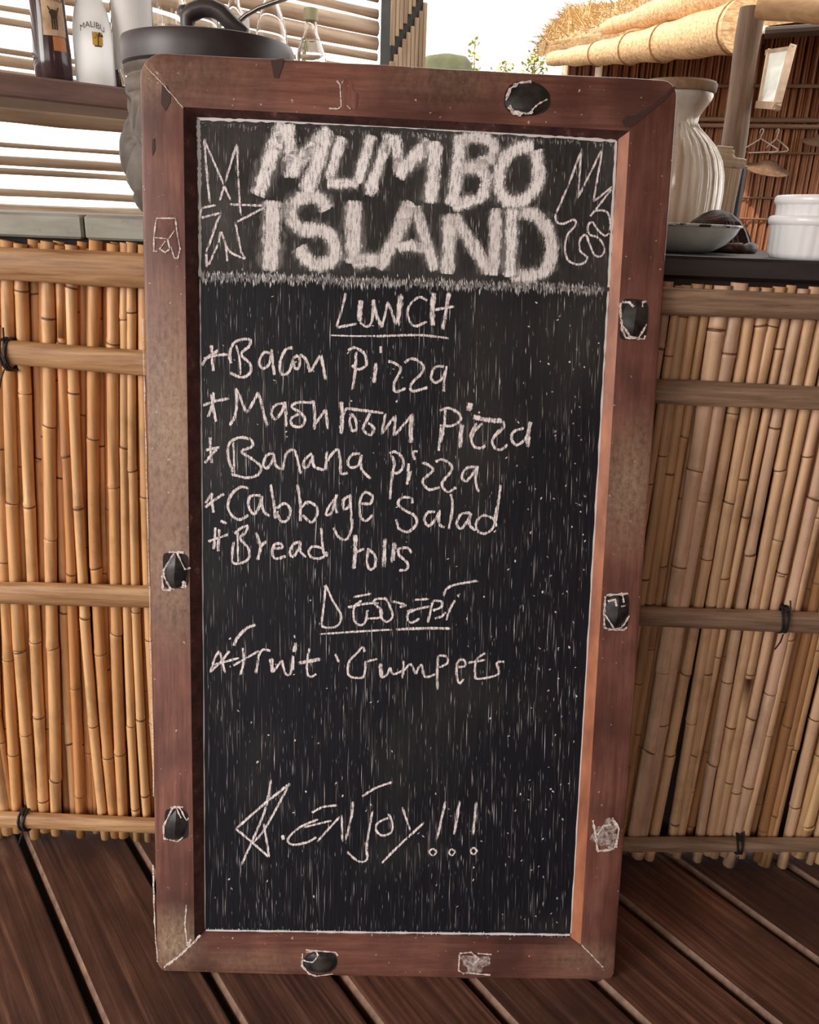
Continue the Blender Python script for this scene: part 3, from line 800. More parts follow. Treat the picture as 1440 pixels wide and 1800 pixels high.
title([('T', 100, (625, 100), (540, 320), (455, 570)), ('T', 90, (640, 105), (670, 280), (672, 455)), ('T', 84, (668, 440), (780, 280), (930, 140)), ('T', 98, (905, 150), (850, 340), (765, 550)),
       ('T', 70, (1005, 185), (960, 320), (925, 470)), ('T', 62, (905, 488), (1000, 492), (1110, 488)), ('T', 70, (1195, 175), (1150, 330), (1105, 490)),
       ('T', 72, (1320, 170), (1250, 350), (1175, 570)), ('T', 80, (1335, 180), (1370, 320), (1390, 450)), ('U', 84, (-5, 425), (90, 320), (205, 210)), ('U', 82, (232, 205), (220, 390), (196, 590)),
       ('U', 82, (392, 165), (365, 380), (335, 610)), ('U', 72, (390, 190), (520, 185), (590, 235), (565, 320), (470, 350), (390, 370)), ('U', 74, (400, 372), (500, 375), (545, 440), (520, 540), (430, 580), (330, 600)),
       ('U', 78, (840, 245), (760, 245), (670, 300), (625, 400), (625, 500), (680, 575), (770, 570), (850, 490), (868, 380), (845, 260))], 'chalk_title')
title([('T', 112, (556, 600), (548, 820), (534, 1060)), ('T', 86, (905, 665), (860, 590), (770, 575), (685, 625), (672, 715), (740, 785), (870, 795), (945, 860), (950, 965), (880, 1015), (785, 995), (722, 900)),
       ('T', 105, (1080, 600), (1076, 800), (1072, 1010)), ('T', 84, (1062, 1000), (1160, 988), (1250, 985)), ('T', 82, (1240, 1045), (1340, 850), (1445, 605)), ('U', 84, (85, 590), (30, 720), (-30, 860)), ('U', 72, (105, 610), (165, 800), (230, 1005)), ('U', 72, (0, 862), (70, 850), (160, 862)),
       ('U', 88, (322, 650), (315, 830), (300, 1025)), ('U', 78, (340, 665), (450, 830), (565, 1020)), ('U', 76, (602, 618), (598, 820), (588, 1035)),
       ('U', 80, (702, 620), (698, 830), (688, 1045)), ('U', 80, (740, 640), (850, 665), (930, 770), (948, 880), (910, 1000), (820, 1035), (690, 1035))], 'chalk_title')
write('chalk_star_drawing', [('T', (108, 200), (125, 420), (145, 620)), ('T', (110, 210), (235, 500)), ('T', (235, 500), (280, 600)), ('T', (320, 230), (240, 500)), ('T', (240, 500), (210, 600)), ('T', (320, 230), (328, 450)), ('T', (328, 450), (345, 700)), ('T', (90, 650), (185, 630)),
      ('T', (90, 650), (80, 715)), ('T', (80, 715), (220, 680)), ('T', (215, 690), (160, 810)), ('T', (195, 740), (120, 940)), ('T', (120, 940), (125, 1040)), ('T', (130, 1030), (200, 880)), ('T', (200, 880), (215, 800)), ('T', (215, 800), (245, 880), (258, 1000)), ('T', (250, 890), (285, 940), (375, 980)),
      ('T', (375, 980), (345, 930)), ('T', (350, 950), (310, 740)), ('T', (310, 745), (500, 645)), ('T', (260, 625), (500, 635))], CHALK, 4.2)
write('chalk_squiggle_drawing', [('U', (975, 650), (1050, 480)), ('U', (1050, 480), (1135, 250)), ('U', (1130, 260), (1110, 560)), ('U', (1110, 555), (1265, 240)), ('U', (1262, 250), (1205, 580)), ('U', (1205, 580), (1328, 480)), ('U', (1325, 490), (1210, 640)),
      ('U', (1185, 670), (1220, 635), (1285, 640), (1310, 700), (1305, 760)), ('U', (970, 650), (978, 702), (1020, 715), (1080, 690), (1095, 720), (1042, 790), (1030, 880), (1050, 940), (1100, 965), (1150, 955), (1165, 920), (1122, 880), (1125, 810), (1158, 785), (1185, 850), (1210, 905), (1250, 915), (1275, 870), (1240, 805), (1182, 780), (1170, 730), (1198, 705), (1230, 750), (1275, 788), (1305, 772))], CHALK, 4.2)
write('chalk_heading', [('A', (1135, 60), (1105, 190), (1065, 320)), ('A', (1065, 322), (1220, 292)), ('A', 40, (1250, 115), (1240, 200), (1240, 280)), ('A', (1240, 280), (1290, 315), (1330, 270), (1340, 110)), ('A', 34, (1340, 110), (1362, 230), (1412, 320)),
      ('B', (50, 320), (95, 125)), ('B', (95, 125), (155, 310)), ('B', 40, (165, 310), (190, 65)), ('B', (388, 122), (330, 95), (265, 140), (240, 210), (265, 290), (310, 310), (385, 275)), ('B', 40, (435, 60), (425, 180), (425, 310)), ('B', 32, (548, 60), (525, 200), (502, 340)), ('B', (420, 192), (595, 163)), ('A', 14, (1010, 378), (1200, 384), (1370, 384)), ('B', 18, (0, 386), (180, 380), (350, 378), (550, 402))], CHALK, 4.9)
write_line([('A', (135, 450), (140, 550), (150, 650)), ('A', (60, 605), (110, 540), (190, 490)), ('A', (80, 555), (160, 530), (260, 522)), ('A', 16, (318, 450), (345, 560), (350, 680)), ('A', (282, 590), (272, 520), (300, 440), (370, 408), (425, 415), (415, 460), (358, 520), (420, 590), (425, 655), (360, 692), (270, 655)),
      ('A', (570, 512), (525, 508), (490, 580), (520, 625), (568, 585), (585, 485)), ('A', (585, 480), (590, 580), (605, 678)), ('A', (745, 470), (685, 490), (645, 590), (660, 668), (715, 645), (750, 545), (790, 545), (785, 620), (752, 620), (742, 550)), ('A', (790, 520), (840, 560), (868, 655)), ('A', (868, 655), (950, 520)), ('A', (950, 520), (985, 712)),
      ('A', (1150, 490), (1205, 472), (1275, 520), (1285, 600), (1230, 632), (1180, 600)), ('A', (1212, 500), (1205, 640), (1185, 788)), ('A', (1395, 458), (1397, 515)), ('A', 34, (1362, 580), (1345, 735)), ('B', (90, 570), (150, 590), (188, 635), (140, 735), (150, 798), (232, 770)), ('B', (215, 585), (270, 552), (345, 590), (350, 650), (265, 745), (280, 795), (390, 765)), ('B', (515, 610), (445, 618), (415, 690), (448, 730), (505, 690), (530, 610)), ('B', (530, 605), (515, 700), (508, 802))], [(3, 'chalk_bullet'), (8, 'chalk_word')], 5.5)
write_line([('A', (152, 800), (140, 900), (110, 990)), ('A', (132, 810), (150, 920), (172, 1025)), ('A', (70, 902), (160, 870), (270, 848)), ('A', (270, 1050), (312, 980), (325, 870), (318, 770)), ('A', (318, 770), (400, 962)), ('A', (400, 962), (485, 800)), ('A', (485, 800), (552, 1065)),
      ('A', (672, 885), (610, 900), (580, 960), (612, 1002), (660, 945), (682, 872)), ('A', (682, 870), (690, 960), (690, 1062)), ('A', (895, 880), (770, 880), (735, 915), (800, 955), (832, 1010), (800, 1058), (740, 1050), (728, 1000), (790, 960)), ('A', (890, 860), (905, 960), (900, 1085)), ('A', (900, 1050), (985, 930)), ('A', (988, 930), (1002, 1085)),
      ('A', 34, (1102, 870), (1108, 990), (1100, 1115)), ('A', (1110, 1000), (1135, 930), (1200, 930), (1420, 958)), ('A', (1190, 960), (1165, 1010), (1180, 1085), (1215, 1075), (1205, 1000), (1165, 960)), ('A', (1320, 950), (1290, 1010), (1265, 1080), (1320, 1120), (1345, 1070), (1300, 1030)), ('A', (1432, 960), (1400, 1112)),
      ('B', (40, 1122), (150, 972)), ('B', (150, 972), (138, 1130)), ('B', (138, 1130), (280, 962)), ('B', 38, (270, 970), (262, 1080), (268, 1182)), ('B', (478, 940), (545, 920), (620, 960), (632, 1010), (570, 1052), (475, 1050)), ('B', (522, 930), (510, 1050), (488, 1180)), ('D', 24, (745, 0), (735, 90), (725, 182)), ('B', 44, (712, 880), (690, 945)), ('B', 34, (648, 1030), (630, 1180)), ('D', 34, (890, 10), (885, 162)),
      ('B', 40, (728, 985), (830, 1008), (945, 1015)), ('D', (1010, -30), (965, 60), (985, 140), (1030, 160), (1075, 140)), ('B', (800, 1030), (740, 1090), (712, 1160)), ('B', (945, 1015), (955, 1060), (890, 1130)), ('D', (1180, 20), (1125, 100), (1145, 160), (1190, 170), (1240, 130)), ('D', (1360, 10), (1280, 40), (1270, 100), (1310, 135), (1370, 90), (1395, 10)), ('D', 34, (1410, -40), (1390, 60), (1392, 155))], [(3, 'chalk_bullet'), (19, 'chalk_word')], 5.5)
write_line([('C', (125, 75), (128, 170), (138, 275)), ('C', (90, 175), (205, 150)), ('C', (85, 272), (130, 215), (175, 165)), ('C', 16, (298, 110), (302, 220), (305, 350)), ('C', (302, 345), (262, 240), (265, 130), (340, 82), (425, 95), (440, 145), (360, 185), (430, 235), (502, 295), (485, 355), (400, 380), (282, 352)), ('C', (600, 200), (552, 210), (522, 270), (550, 308), (590, 250), (602, 200)), ('C', (600, 200), (612, 285), (665, 320)), ('C', (665, 330), (692, 205), (750, 175), (780, 260), (798, 352)), ('C', (885, 200), (840, 232), (818, 288), (850, 300), (888, 225)), ('C', (888, 210), (900, 295), (975, 322)), ('C', (985, 332), (995, 180)), ('C', (990, 260), (1072, 168), (1095, 260), (1100, 348), (1152, 340)),
      ('C', (1245, 200), (1185, 208), (1150, 260), (1172, 302), (1230, 285), (1252, 205)), ('C', (1250, 200), (1250, 310), (1322, 390)), ('D', (362, 205), (395, 185), (450, 225), (462, 290), (425, 342), (370, 340)), ('D', (370, 210), (395, 270), (375, 400), (362, 545)), ('D', (548, 250), (535, 190), (572, 185)), ('D', (502, 270), (500, 350), (488, 435)), ('D', (520, 325), (495, 410)), ('D', (598, 268), (645, 282), (684, 318), (660, 350), (610, 395), (615, 432), (658, 468), (735, 450)), ('D', (702, 262), (752, 243), (818, 285), (815, 335), (755, 410), (758, 455), (800, 485), (855, 448)), ('D', (1010, 300), (932, 308), (897, 370), (930, 405), (978, 352), (1020, 290)), ('D', (1015, 290), (1000, 400), (1022, 488))], [(3, 'chalk_bullet'), (11, 'chalk_word')], 5.5)
write_line([('C', (140, 490), (140, 560), (152, 642)), ('C', (90, 602), (150, 550), (232, 498)), ('C', (90, 572), (140, 490)), ('C', (412, 460), (350, 450), (282, 510), (258, 590), (290, 662), (350, 690), (412, 655)), ('C', (502, 512), (425, 518), (412, 590), (450, 650), (490, 600), (512, 512)), ('C', (510, 510), (520, 620), (572, 668)), ('C', (575, 428), (598, 560), (612, 690)), ('C', (615, 610), (682, 570), (722, 620), (700, 695), (650, 700), (622, 625)), ('C', (775, 428), (795, 560), (798, 705)), ('C', (802, 605), (850, 560), (912, 590), (922, 650), (880, 712), (812, 655)), ('C', (1068, 520), (1010, 592), (988, 652), (1030, 640), (1065, 520)), ('C', (1068, 500), (1055, 580), (1072, 645)), ('C', (1180, 512), (1122, 540), (1120, 610), (1160, 590), (1172, 515)), ('C', (1165, 500), (1175, 640), (1180, 750), (1140, 838), (1080, 820), (1045, 750)), ('C', (1240, 570), (1318, 570), (1330, 512), (1272, 490), (1240, 560), (1245, 665), (1285, 700), (1335, 655)),
      ('D', (530, 572), (522, 532), (455, 528), (422, 572), (470, 620), (545, 662), (562, 720), (500, 780), (432, 758), (408, 685)), ('D', (702, 632), (645, 640), (618, 690), (650, 738), (700, 690), (735, 622)), ('D', (735, 615), (728, 720), (772, 750)), ('D', (815, 498), (828, 600), (800, 765)), ('D', (962, 640), (892, 652), (860, 720), (890, 760), (940, 700), (962, 645)), ('D', (965, 640), (955, 730), (1002, 772)), ('D', (1140, 690), (1062, 660), (1005, 712), (1022, 780), (1080, 792), (1140, 730), (1170, 560), (1186, 425)), ('D', (1165, 580), (1142, 680), (1155, 745))], [(3, 'chalk_bullet'), (12, 'chalk_word')], 5.5)
write_line([('C', (165, 748), (160, 830), (150, 915)), ('C', (195, 760), (188, 850), (185, 930)), ('C', (110, 855), (180, 830), (260, 800)), ('C', 18, (330, 780), (332, 900), (336, 1012)), ('C', (305, 800), (355, 755), (405, 740), (385, 795), (348, 830), (410, 905), (412, 980), (350, 1016), (290, 1000), (300, 850)), ('C', (465, 785), (500, 890), (478, 995)), ('C', (495, 900), (545, 848)), ('C', (590, 905), (660, 900), (650, 870), (602, 880), (588, 940), (615, 982), (690, 962)), ('C', (800, 852), (740, 880), (720, 948), (752, 962), (795, 880)), ('C', (795, 855), (800, 930), (842, 972)), ('C', (950, 750), (960, 850), (970, 935), (1002, 962)), ('C', (965, 905), (890, 892), (858, 935), (890, 976), (955, 976), (1000, 930)), ('C', (200, 698), (250, 722)),
      ('D', 36, (105, 800), (105, 920), (92, 1062)), ('D', (105, 935), (172, 908)), ('D', (202, 900), (192, 1000), (212, 1060), (250, 1040), (250, 960), (202, 910)), ('D', 34, (325, 830), (318, 1045)), ('D', 34, (397, 860), (380, 1012)), ('D', (525, 942), (492, 902), (430, 910), (432, 955), (490, 1010), (490, 1058), (428, 1070))], [(3, 'chalk_bullet'), (10, 'chalk_word')], 5.5)
write('chalk_heading', [('F', (52, 108), (38, 250), (20, 405)), ('F', (52, 115), (100, 220), (160, 330), (130, 400), (60, 412), (18, 398)), ('F', (245, 198), (375, 172)), ('F', (205, 270), (320, 245), (425, 238)), ('F', (305, 220), (252, 270), (250, 355), (290, 395), (330, 370), (345, 285)), ('F', (482, 208), (405, 212), (390, 240), (440, 290), (432, 340), (340, 348)), ('F', (470, 200), (500, 260), (522, 335), (480, 370), (442, 340), (432, 280)), ('F', (510, 225), (610, 252), (570, 268)), ('F', (670, 218), (780, 210)), ('F', (620, 298), (790, 260)), ('F', (690, 282), (630, 312), (630, 360), (662, 376), (712, 345)), ('F', (805, 220), (765, 388)), ('F', (805, 222), (862, 228), (862, 268), (800, 292)), ('F', (815, 350), (870, 330), (892, 300)), ('F', (962, 215), (920, 290), (900, 365)), ('F', (880, 192), (900, 140), (970, 108), (1125, 82)), ('F', 16, (0, 458), (260, 440), (520, 425)), ('F', 22, (540, 425), (750, 416), (930, 418))], CHALK, 4.9)
write_line([('E', (125, 775), (160, 665), (195, 608)), ('E', (195, 608), (238, 778)), ('E', (150, 712), (350, 660)), ('E', (125, 770), (205, 690), (272, 608)), ('E', (368, 585), (375, 690), (350, 792)), ('E', 28, (300, 572), (330, 510), (400, 440), (465, 415)), ('E', (295, 720), (395, 662), (492, 608)), ('E', (490, 625), (465, 782)), ('E', (482, 650), (520, 600), (578, 612)), ('E', 34, (578, 660), (592, 770)), ('E', (592, 770), (660, 675)), ('E', (660, 675), (685, 775), (725, 772), (742, 640)), ('E', 34, (762, 545), (752, 620)), ('E', (745, 640), (745, 755)), ('E', 14, (750, 490), (757, 515)), ('E', (865, 588), (848, 690), (850, 780), (880, 802), (915, 780)), ('E', 34, (780, 702), (955, 668)), ('E', (1055, 630), (1085, 695)),
      ('F', (325, 585), (310, 550), (262, 600), (215, 652), (210, 740), (262, 765), (320, 750), (332, 645)), ('F', (335, 652), (420, 630)), ('F', 34, (435, 660), (442, 765)), ('F', (442, 765), (478, 745), (505, 690)), ('F', (505, 690), (525, 738), (590, 715)), ('F', (600, 638), (590, 770)), ('F', (600, 715), (648, 670), (682, 740)), ('F', (682, 740), (722, 672), (748, 757), (822, 738)), ('F', (842, 600), (835, 720), (837, 850)), ('F', (842, 608), (900, 615), (905, 660), (850, 692)), ('F', (980, 690), (1030, 680), (1022, 640), (982, 650), (970, 730), (990, 802), (1022, 770)), ('F', (1175, 590), (1110, 640), (1102, 740), (1122, 772), (1262, 740), (1255, 660), (1312, 652)), ('F', (1050, 660), (1175, 638))], [(4, 'chalk_bullet'), (13, 'chalk_word'), (1, 'chalk_tick')], 4.9)
write('chalk_farewell', [('G', (230, 58), (195, 230), (72, 515)), ('G', (45, 320), (180, 200), (330, 80)), ('G', (330, 78), (200, 315), (125, 400)), ('G', (45, 320), (130, 390), (222, 472)), ('G', (220, 470), (210, 400), (192, 290)), ('G', 20, (290, 352), (295, 378)), ('G', (445, 235), (500, 205), (580, 195)), ('G', (480, 268), (380, 312), (320, 372), (342, 402), (420, 390), (470, 362)), ('G', (400, 312), (550, 275)), ('G', (470, 390), (602, 245)), ('G', (602, 245), (606, 388)), ('G', (622, 382), (655, 250), (662, 175)), ('G', (765, 220), (735, 400), (735, 480), (690, 490), (628, 438)), ('G', (710, 150), (780, 105), (872, 72)), ('G', (850, 260), (792, 290), (785, 330), (820, 355), (865, 335), (868, 285), (848, 238)), ('G', (922, 205), (965, 332)), ('G', (1038, 285), (900, 412), (812, 502)), ('G', 15, (1150, 170), (1105, 375)), ('G', 18, (1225, 170), (1195, 352)), ('G', 17, (1312, 175), (1295, 352)),
      ('G', 12, (1083, 422), (1064, 440), (1083, 460), (1102, 440), (1083, 422)), ('G', 12, (1183, 424), (1168, 442), (1183, 460), (1200, 440), (1183, 424)), ('G', 12, (1297, 416), (1282, 435), (1297, 454), (1314, 436), (1297, 416))], CHALK, 5.0)

# ------------------------------------------------------------------ carved wooden pot with lid on the pale counter
t = NT('dark_carved_wood'); g = t.noise(t.coord((20, 20, 20)), 1, 5, .6)
POT = t.set(color=t.ramp(g, [(.3, (.06, .047, .04)), (.7, (.16, .125, .10))]), rough=.48, spec=.4).bump(g, .2, .002).mat
POTD = NT('dark_polished_lid'); g = POTD.noise(POTD.coord((8, 8, 8)), 1, 4)
POTD = POTD.set(color=POTD.ramp(g, [(.3, (.032, .026, .028)), (.7, (.07, .055, .056))]), rough=.38, spec=.45).mat
pc = deep(379, 374, 1.335); pc = Vector((pc.x, pc.y, CZL))
root = thing('carved_pot', 'round carved dark wooden pot with a lid standing on the pale counter', 'pot', pc)
def carve(q, z, r):
    if z > .172 or z < .018: return 0
    return .006*math.sin(7*q+z*30) - .009*max(0, math.sin(12*q-z*55))**4 - .007*max(0, math.sin(5*q+z*70))**4
KZ = .845; KR = .905
mb = MB(); prof = [(.0, 0), (.112, 0), (.128, .008), (.136, .018)] + [(.141+.012*math.sin(PI*k/20)**2-.002*k/20, .022+.183*k/20) for k in range(1, 21)] + [(.138, .207), (.141, .212), (.141, .231), (.137, .234), (.137, .239), (.141, .242), (.142, .252), (.139, .254), (.0, .254)]
prof = [(r*KR, z*KZ) for r, z in prof]
mb.lathe(pc, prof, 120, carve); smooth_auto(mb.build('pot_body', POT, root), 60)
mb = MB(); mb.lathe(pc, [(r*KR, z*KZ) for r, z in ((0, .254), (.138, .254), (.143, .258), (.1445, .272), (.1445, .292), (.142, .299), (.132, .302), (.07, .303), (0, .304))], 64)
lid = mb.build('pot_lid', POTD, root); smooth_auto(lid, 35)
yb = pc.y-.03
def pp(px, py): return hit(px, py, (0, yb, 0), (0, 1, 0))
mb = MB(); pts = [pp(*q) for q in ((333, 58), (330, 44), (330, 30), (340, 20), (356, 14), (374, 15), (390, 23), (402, 36), (416, 48), (434, 58))]
mb.tube(pts, [.011, .011, .012, .0125, .0125, .0125, .0125, .012, .0105, .006], 14, flat=1.3)
mb.tube([pp(331, 26), pp(322, 19), pp(315, 16)], [.011, .010, .006], 12)
for ex, ey in ((318, 10), (326, 8)): mb.tube([pp(ex, ey+5), pp(ex-2, ey)], [.004, .0015], 8)
smooth_auto(mb.build('lid_handle', POTD, lid), 60)
CHROME = plain('brushed_steel', (.62, .60, .58), .28, metal=1.0)
mb = MB(); yb = pc.y-.01
pts = [pp(*q) for q in ((408, 50), (416, 41), (432, 27), (455, 14), (482, 4), (515, -7), (540, -14))]
mb.tube(pts, [.0035]*7, 8, flat=1.6)
mb.lathe(pp(405, 53)+Vector((0, 0, -.004)), [(0, 0), (.016, .001), (.020, .005), (.018, .006), (0, .002)], 20)
tag(mb.build('serving_spoon', CHROME, smooth=True, origin=tuple(pp(408, 50))), 'steel spoon lying on the pot lid with its handle rising', 'spoon')

# ------------------------------------------------------------------ bottles on the shelf
def on_shelf(px, off=0.0):
    # where the shelf-top bottle line is met at this column
    p = hit(px, 150, Qs, WN) + WN*off; return Vector((p.x, p.y, SHZ))
GLASS = plain('clear_glass', (1, 1, 1), .02, trans=1.0, ior=1.45)
LIQ = plain('clear_spirit', (.97, .97, .94), .02, trans=1.0, ior=1.33)
WHITE_GLASS = plain('white_glazed_bottle', (.96, .95, .93), .35, trans=.45, ior=1.2)
BROWN_GLASS = plain('dark_brown_bottle', (.055, .03, .032), .12, spec=.6)
LABEL_TAN = NT('tan_label'); g = LABEL_TAN.noise(LABEL_TAN.coord((40, 40, 25)), 1, 3)
LABEL_TAN = LABEL_TAN.set(color=LABEL_TAN.ramp(g, [(.35, (.42, .25, .13)), (.65, (.72, .52, .34))]), rough=.5).mat
LABEL_WHITE = plain('white_label', (.86, .85, .84), .6)
INK = plain('dark_brown_ink', (.07, .035, .02), .6); GOLD = plain('gold_ink', (.75, .42, .08), .4); ORANGE = plain('orange_ink', (.60, .22, .07), .5)
RED_CAP = plain('red_cap', (.50, .10, .07), .4); GREEN_CAP = plain('pale_green_cap', (.48, .45, .26), .5)
def text_on(txt, size, c_, R, zc, ang0, mat, parent, name, arc=0.0, squash=1.0):
    # lettering wrapped round a bottle of radius R, centred at angle ang0
    cu = bpy.data.curves.new(name, 'FONT'); cu.body = txt; cu.size = size; cu.align_x = 'CENTER'; cu.extrude = 0
    ob = bpy.data.objects.new(name, cu); COL.objects.link(ob)
    bpy.context.view_layer.update()
    me = bpy.data.meshes.new_from_object(ob.evaluated_get(bpy.context.evaluated_depsgraph_get()))
    bpy.data.objects.remove(ob); bpy.data.curves.remove(cu)
    wdt = max(abs(v.co.x) for v in me.vertices) or 1
    for v in me.vertices:
        x, y = v.co.x*squash, v.co.y
        dz = -arc*(x/(wdt*squash))**2
        q = ang0 + x/R; rr = R(zc) if callable(R) else R
        v.co = (c_.x+rr*math.cos(q)-parent.location.x, c_.y+rr*math.sin(q)-parent.location.y, zc+y+dz-parent.location.z)
    me.materials.append(mat); o = bpy.data.objects.new(name, me); COL.objects.link(o); o.parent = parent
    return o
def arc_patch(m_, c_, prof, a0, a1, n=14, mi=0):
    for k in range(len(prof)-1):
        for j in range(n):
            q0 = a0+(a1-a0)*j/n; q1 = a0+(a1-a0)*(j+1)/n
            (r0, z0), (r1, z1) = prof[k], prof[k+1]
            m_.quad((c_.x+r0*math.cos(q0), c_.y+r0*math.sin(q0), c_.z+z0), (c_.x+r0*math.cos(q1), c_.y+r0*math.sin(q1), c_.z+z0), (c_.x+r1*math.cos(q1), c_.y+r1*math.sin(q1), c_.z+z1), (c_.x+r1*math.cos(q0), c_.y+r1*math.sin(q0), c_.z+z1), mi)
def facing(c_): return math.atan2(O.y-c_.y, O.x-c_.x)

# 1: dark cream-liqueur bottle with tan label
c1 = on_shelf(97); r1 = thing('liqueur_bottle', 'dark brown bottle with a tan elephant label, first on the shelf', 'bottle', c1, 'bottles on the shelf')
prof1 = [(0, 0), (.033, 0), (.036, .004), (.0365, .05), (.034, .10), (.0325, .15), (.030, .18), (.020, .215), (.0135, .24), (.0135, .29), (0, .29)]
mb = MB(); mb.lathe(c1, prof1, 36); smooth_auto(mb.build('glass_body', BROWN_GLASS, r1), 50)
mb = MB(); mb.lathe(c1, [(0, .285), (.0155, .285), (.0155, .315), (0, .316)], 20); smooth_auto(mb.build('cap', GOLD, r1), 40)
f1 = facing(c1)
mb = MB(); arc_patch(mb, c1, [(.0362, .078), (.0356, .095), (.0341, .135), (.0335, .152)], f1-.35, f1+.95); mb.build('label_panel', LABEL_TAN, r1)
mb = MB(); arc_patch(mb, c1, [(.0372, .052), (.0364, .077)], f1+.12, f1+.85); mb.build('label_band', ORANGE, r1)
text_on('AMARULA', .0125, c1, .0345, c1.z+.139, f1+.28, INK, r1, 'label_lettering', .002, .85)
mb = MB()    # small elephant-like emblem: body, legs and raised trunk
def dab(m_, c_, R, ang, zc, pts):
    i = len(m_.v)
    for x, z_ in pts: m_.v.append((c_.x+R*math.cos(ang+x/R), c_.y+R*math.sin(ang+x/R), zc+z_))
    m_.f.append(tuple(range(i, i+len(pts)))); m_.m.append(0)
E0 = c1.z+.107
dab(mb, c1, .0362, f1+.28, E0, [(-.009, .012), (-.003, .017), (.004, .016), (.008, .010), (.006, .002), (-.004, .001)])
for x in (-.004, .0005, .005): dab(mb, c1, .0362, f1+.28, E0, [(x-.0015, .004), (x+.0017, .004), (x+.0013, -.018), (x-.0013, -.018)])
dab(mb, c1, .0362, f1+.28, E0, [(.006, .014), (.010, .022), (.012, .021), (.008, .010)]); dab(mb, c1, .0362, f1+.28, E0, [(-.008, .014), (-.011, .021), (-.0095, .022), (-.005, .015)])
mb.build('label_emblem', INK, r1)
# 2: white rum bottle with palm emblem
c2 = on_shelf(170); r2 = thing('rum_bottle', 'opaque white bottle with gold palm tree emblem beside the dark brown bottle', 'bottle', c2, 'bottles on the shelf')
prof2 = [(0, 0), (.037, 0), (.0395, .004), (.0395, .085), (.0378, .11), (.032, .14), (.0225, .165), (.0155, .19), (.0145, .25), (.016, .255), (.016, .262), (0, .262)]
mb = MB(); mb.lathe(c2, prof2, 40); smooth_auto(mb.build('glass_body', WHITE_GLASS, r2), 50)
mb = MB(); mb.lathe(c2, [(0, .262), (.017, .262), (.017, .29), (0, .291)], 20); smooth_auto(mb.build('cap', WHITE_GLASS, r2), 40)
f2 = facing(c2)
text_on('MALIBU', .0155, c2, .0388, c2.z+.104, f2+.02, INK, r2, 'label_lettering', .008, .95)
mb = MB(); arc_patch(mb, c2, [(.0399, .072), (.0399, .096)], f2-.02, f2+.50, 10); sun_o = mb.build('label_emblem', GOLD, r2)
mb = MB(); dab(mb, c2, .0403, f2+.24, c2.z+.084, [(-.0010, -.012), (.0010, -.012), (.0022, .004), (.0008, .005)])
for a in (20, 60, 110, 150, 190): 
    q = math.radians(a); dab(mb, c2, .0403, f2+.24, c2.z+.088, [(0, 0), (.011*math.cos(q)-.002*math.sin(q), .009*math.sin(q)+.002*math.cos(q)), (.013*math.cos(q), .009*math.sin(q)-.002), (.006*math.cos(q)+.0015, .005*math.sin(q)-.002)])
dab(mb, c2, .0403, f2+.24, c2.z+.084, [(-.007, -.012), (.007, -.012), (.008, -.0145), (-.008, -.0145)])
mb.build('palm_emblem', INK, r2)
# 3..8: clear bottles
def clear_bottle(px, name, label, H, R, prof, cap, capm, liquid, lab=None):
    c_ = on_shelf(px); r = thing(name, label, 'bottle', c_, 'bottles on the shelf')
    P = [(a*R, b*H) for a, b in prof]
    inn = [(max(a*R-.0025, .001), max(b*H, .005)) for a, b in reversed(prof) if a > 0]
    mb = MB(); mb.lathe(c_, [(0, 0)]+P+inn+[(0, .005)], 32); smooth_auto(mb.build('glass_body', GLASS, r), 50)
    if liquid:
        L = [(max(a*R-.0032, .001), max(b*H, .006)) for a, b in prof if b*H < liquid*H]
        mb = MB(); mb.lathe(c_, [(0, .006)]+L+[(L[-1][0], liquid*H), (0, liquid*H)], 28); mb.build('liquid', LIQ, r, smooth=False)
    mb = MB(); cr = prof[-1][0]*R+.002
    mb.lathe(c_, [(0, H*cap), (cr, H*cap), (cr, H*1.015), (cr*.9, H*1.02), (0, H*1.02)], 20); smooth_auto(mb.build('cap', capm, r), 40)
    if lab:
        f = facing(c_); mb = MB(); arc_patch(mb, c_, [(R+.0006, lab[0]*H), (R+.0006, lab[1]*H)], f-1.2, f+1.2, 18); mb.build('label_panel', LABEL_WHITE, r)
    return r
spirit = [(.92, 0), (1, .012), (1, .60), (.93, .68), (.62, .76), (.40, .82), (.36, .86), (.36, .97)]
round_ = [(.92, 0), (1, .015), (1, .55), (.96, .63), (.75, .70), (.42, .76), (.33, .82), (.33, .97)]
beer = [(.90, 0), (1, .02), (1, .50), (.93, .58), (.68, .70), (.46, .78), (.40, .86), (.40, .97)]
clear_bottle(240, 'spirit_bottle', 'broad clear bottle with a white label next to the opaque white bottle', .31, .043, spirit, .93, plain('silver_cap', (.6, .6, .6), .3, metal=.8), .5, (.12, .575))
clear_bottle(304, 'spirit_bottle', 'clear round-shouldered bottle just behind the rim of the pot lid', .30, .038, round_, .93, GREEN_CAP, .45)
clear_bottle(362, 'spirit_bottle', 'clear bottle with a red cap hidden behind the lid handle', .247, .034, spirit, .9, RED_CAP, .5)
clear_bottle(416, 'spirit_bottle', 'red-capped clear bottle standing behind the spoon handle', .243, .035, spirit, .93, RED_CAP, .6, (.3, .72))
clear_bottle(479, 'spirit_bottle', 'clear slender-necked bottle between the spoon handle and the small capped bottle', .295, .037, [(.92, 0), (1, .015), (1, .48), (.93, .58), (.62, .70), (.38, .78), (.32, .86), (.32, .97)], .95, plain('blue_cap', (.2, .22, .4), .4), .4)
clear_bottle(547, 'juice_bottle', 'small clear bottle with a pale green cap, last on the shelf', .222, .038, beer, .9, GREEN_CAP, .72, (.2, .42))

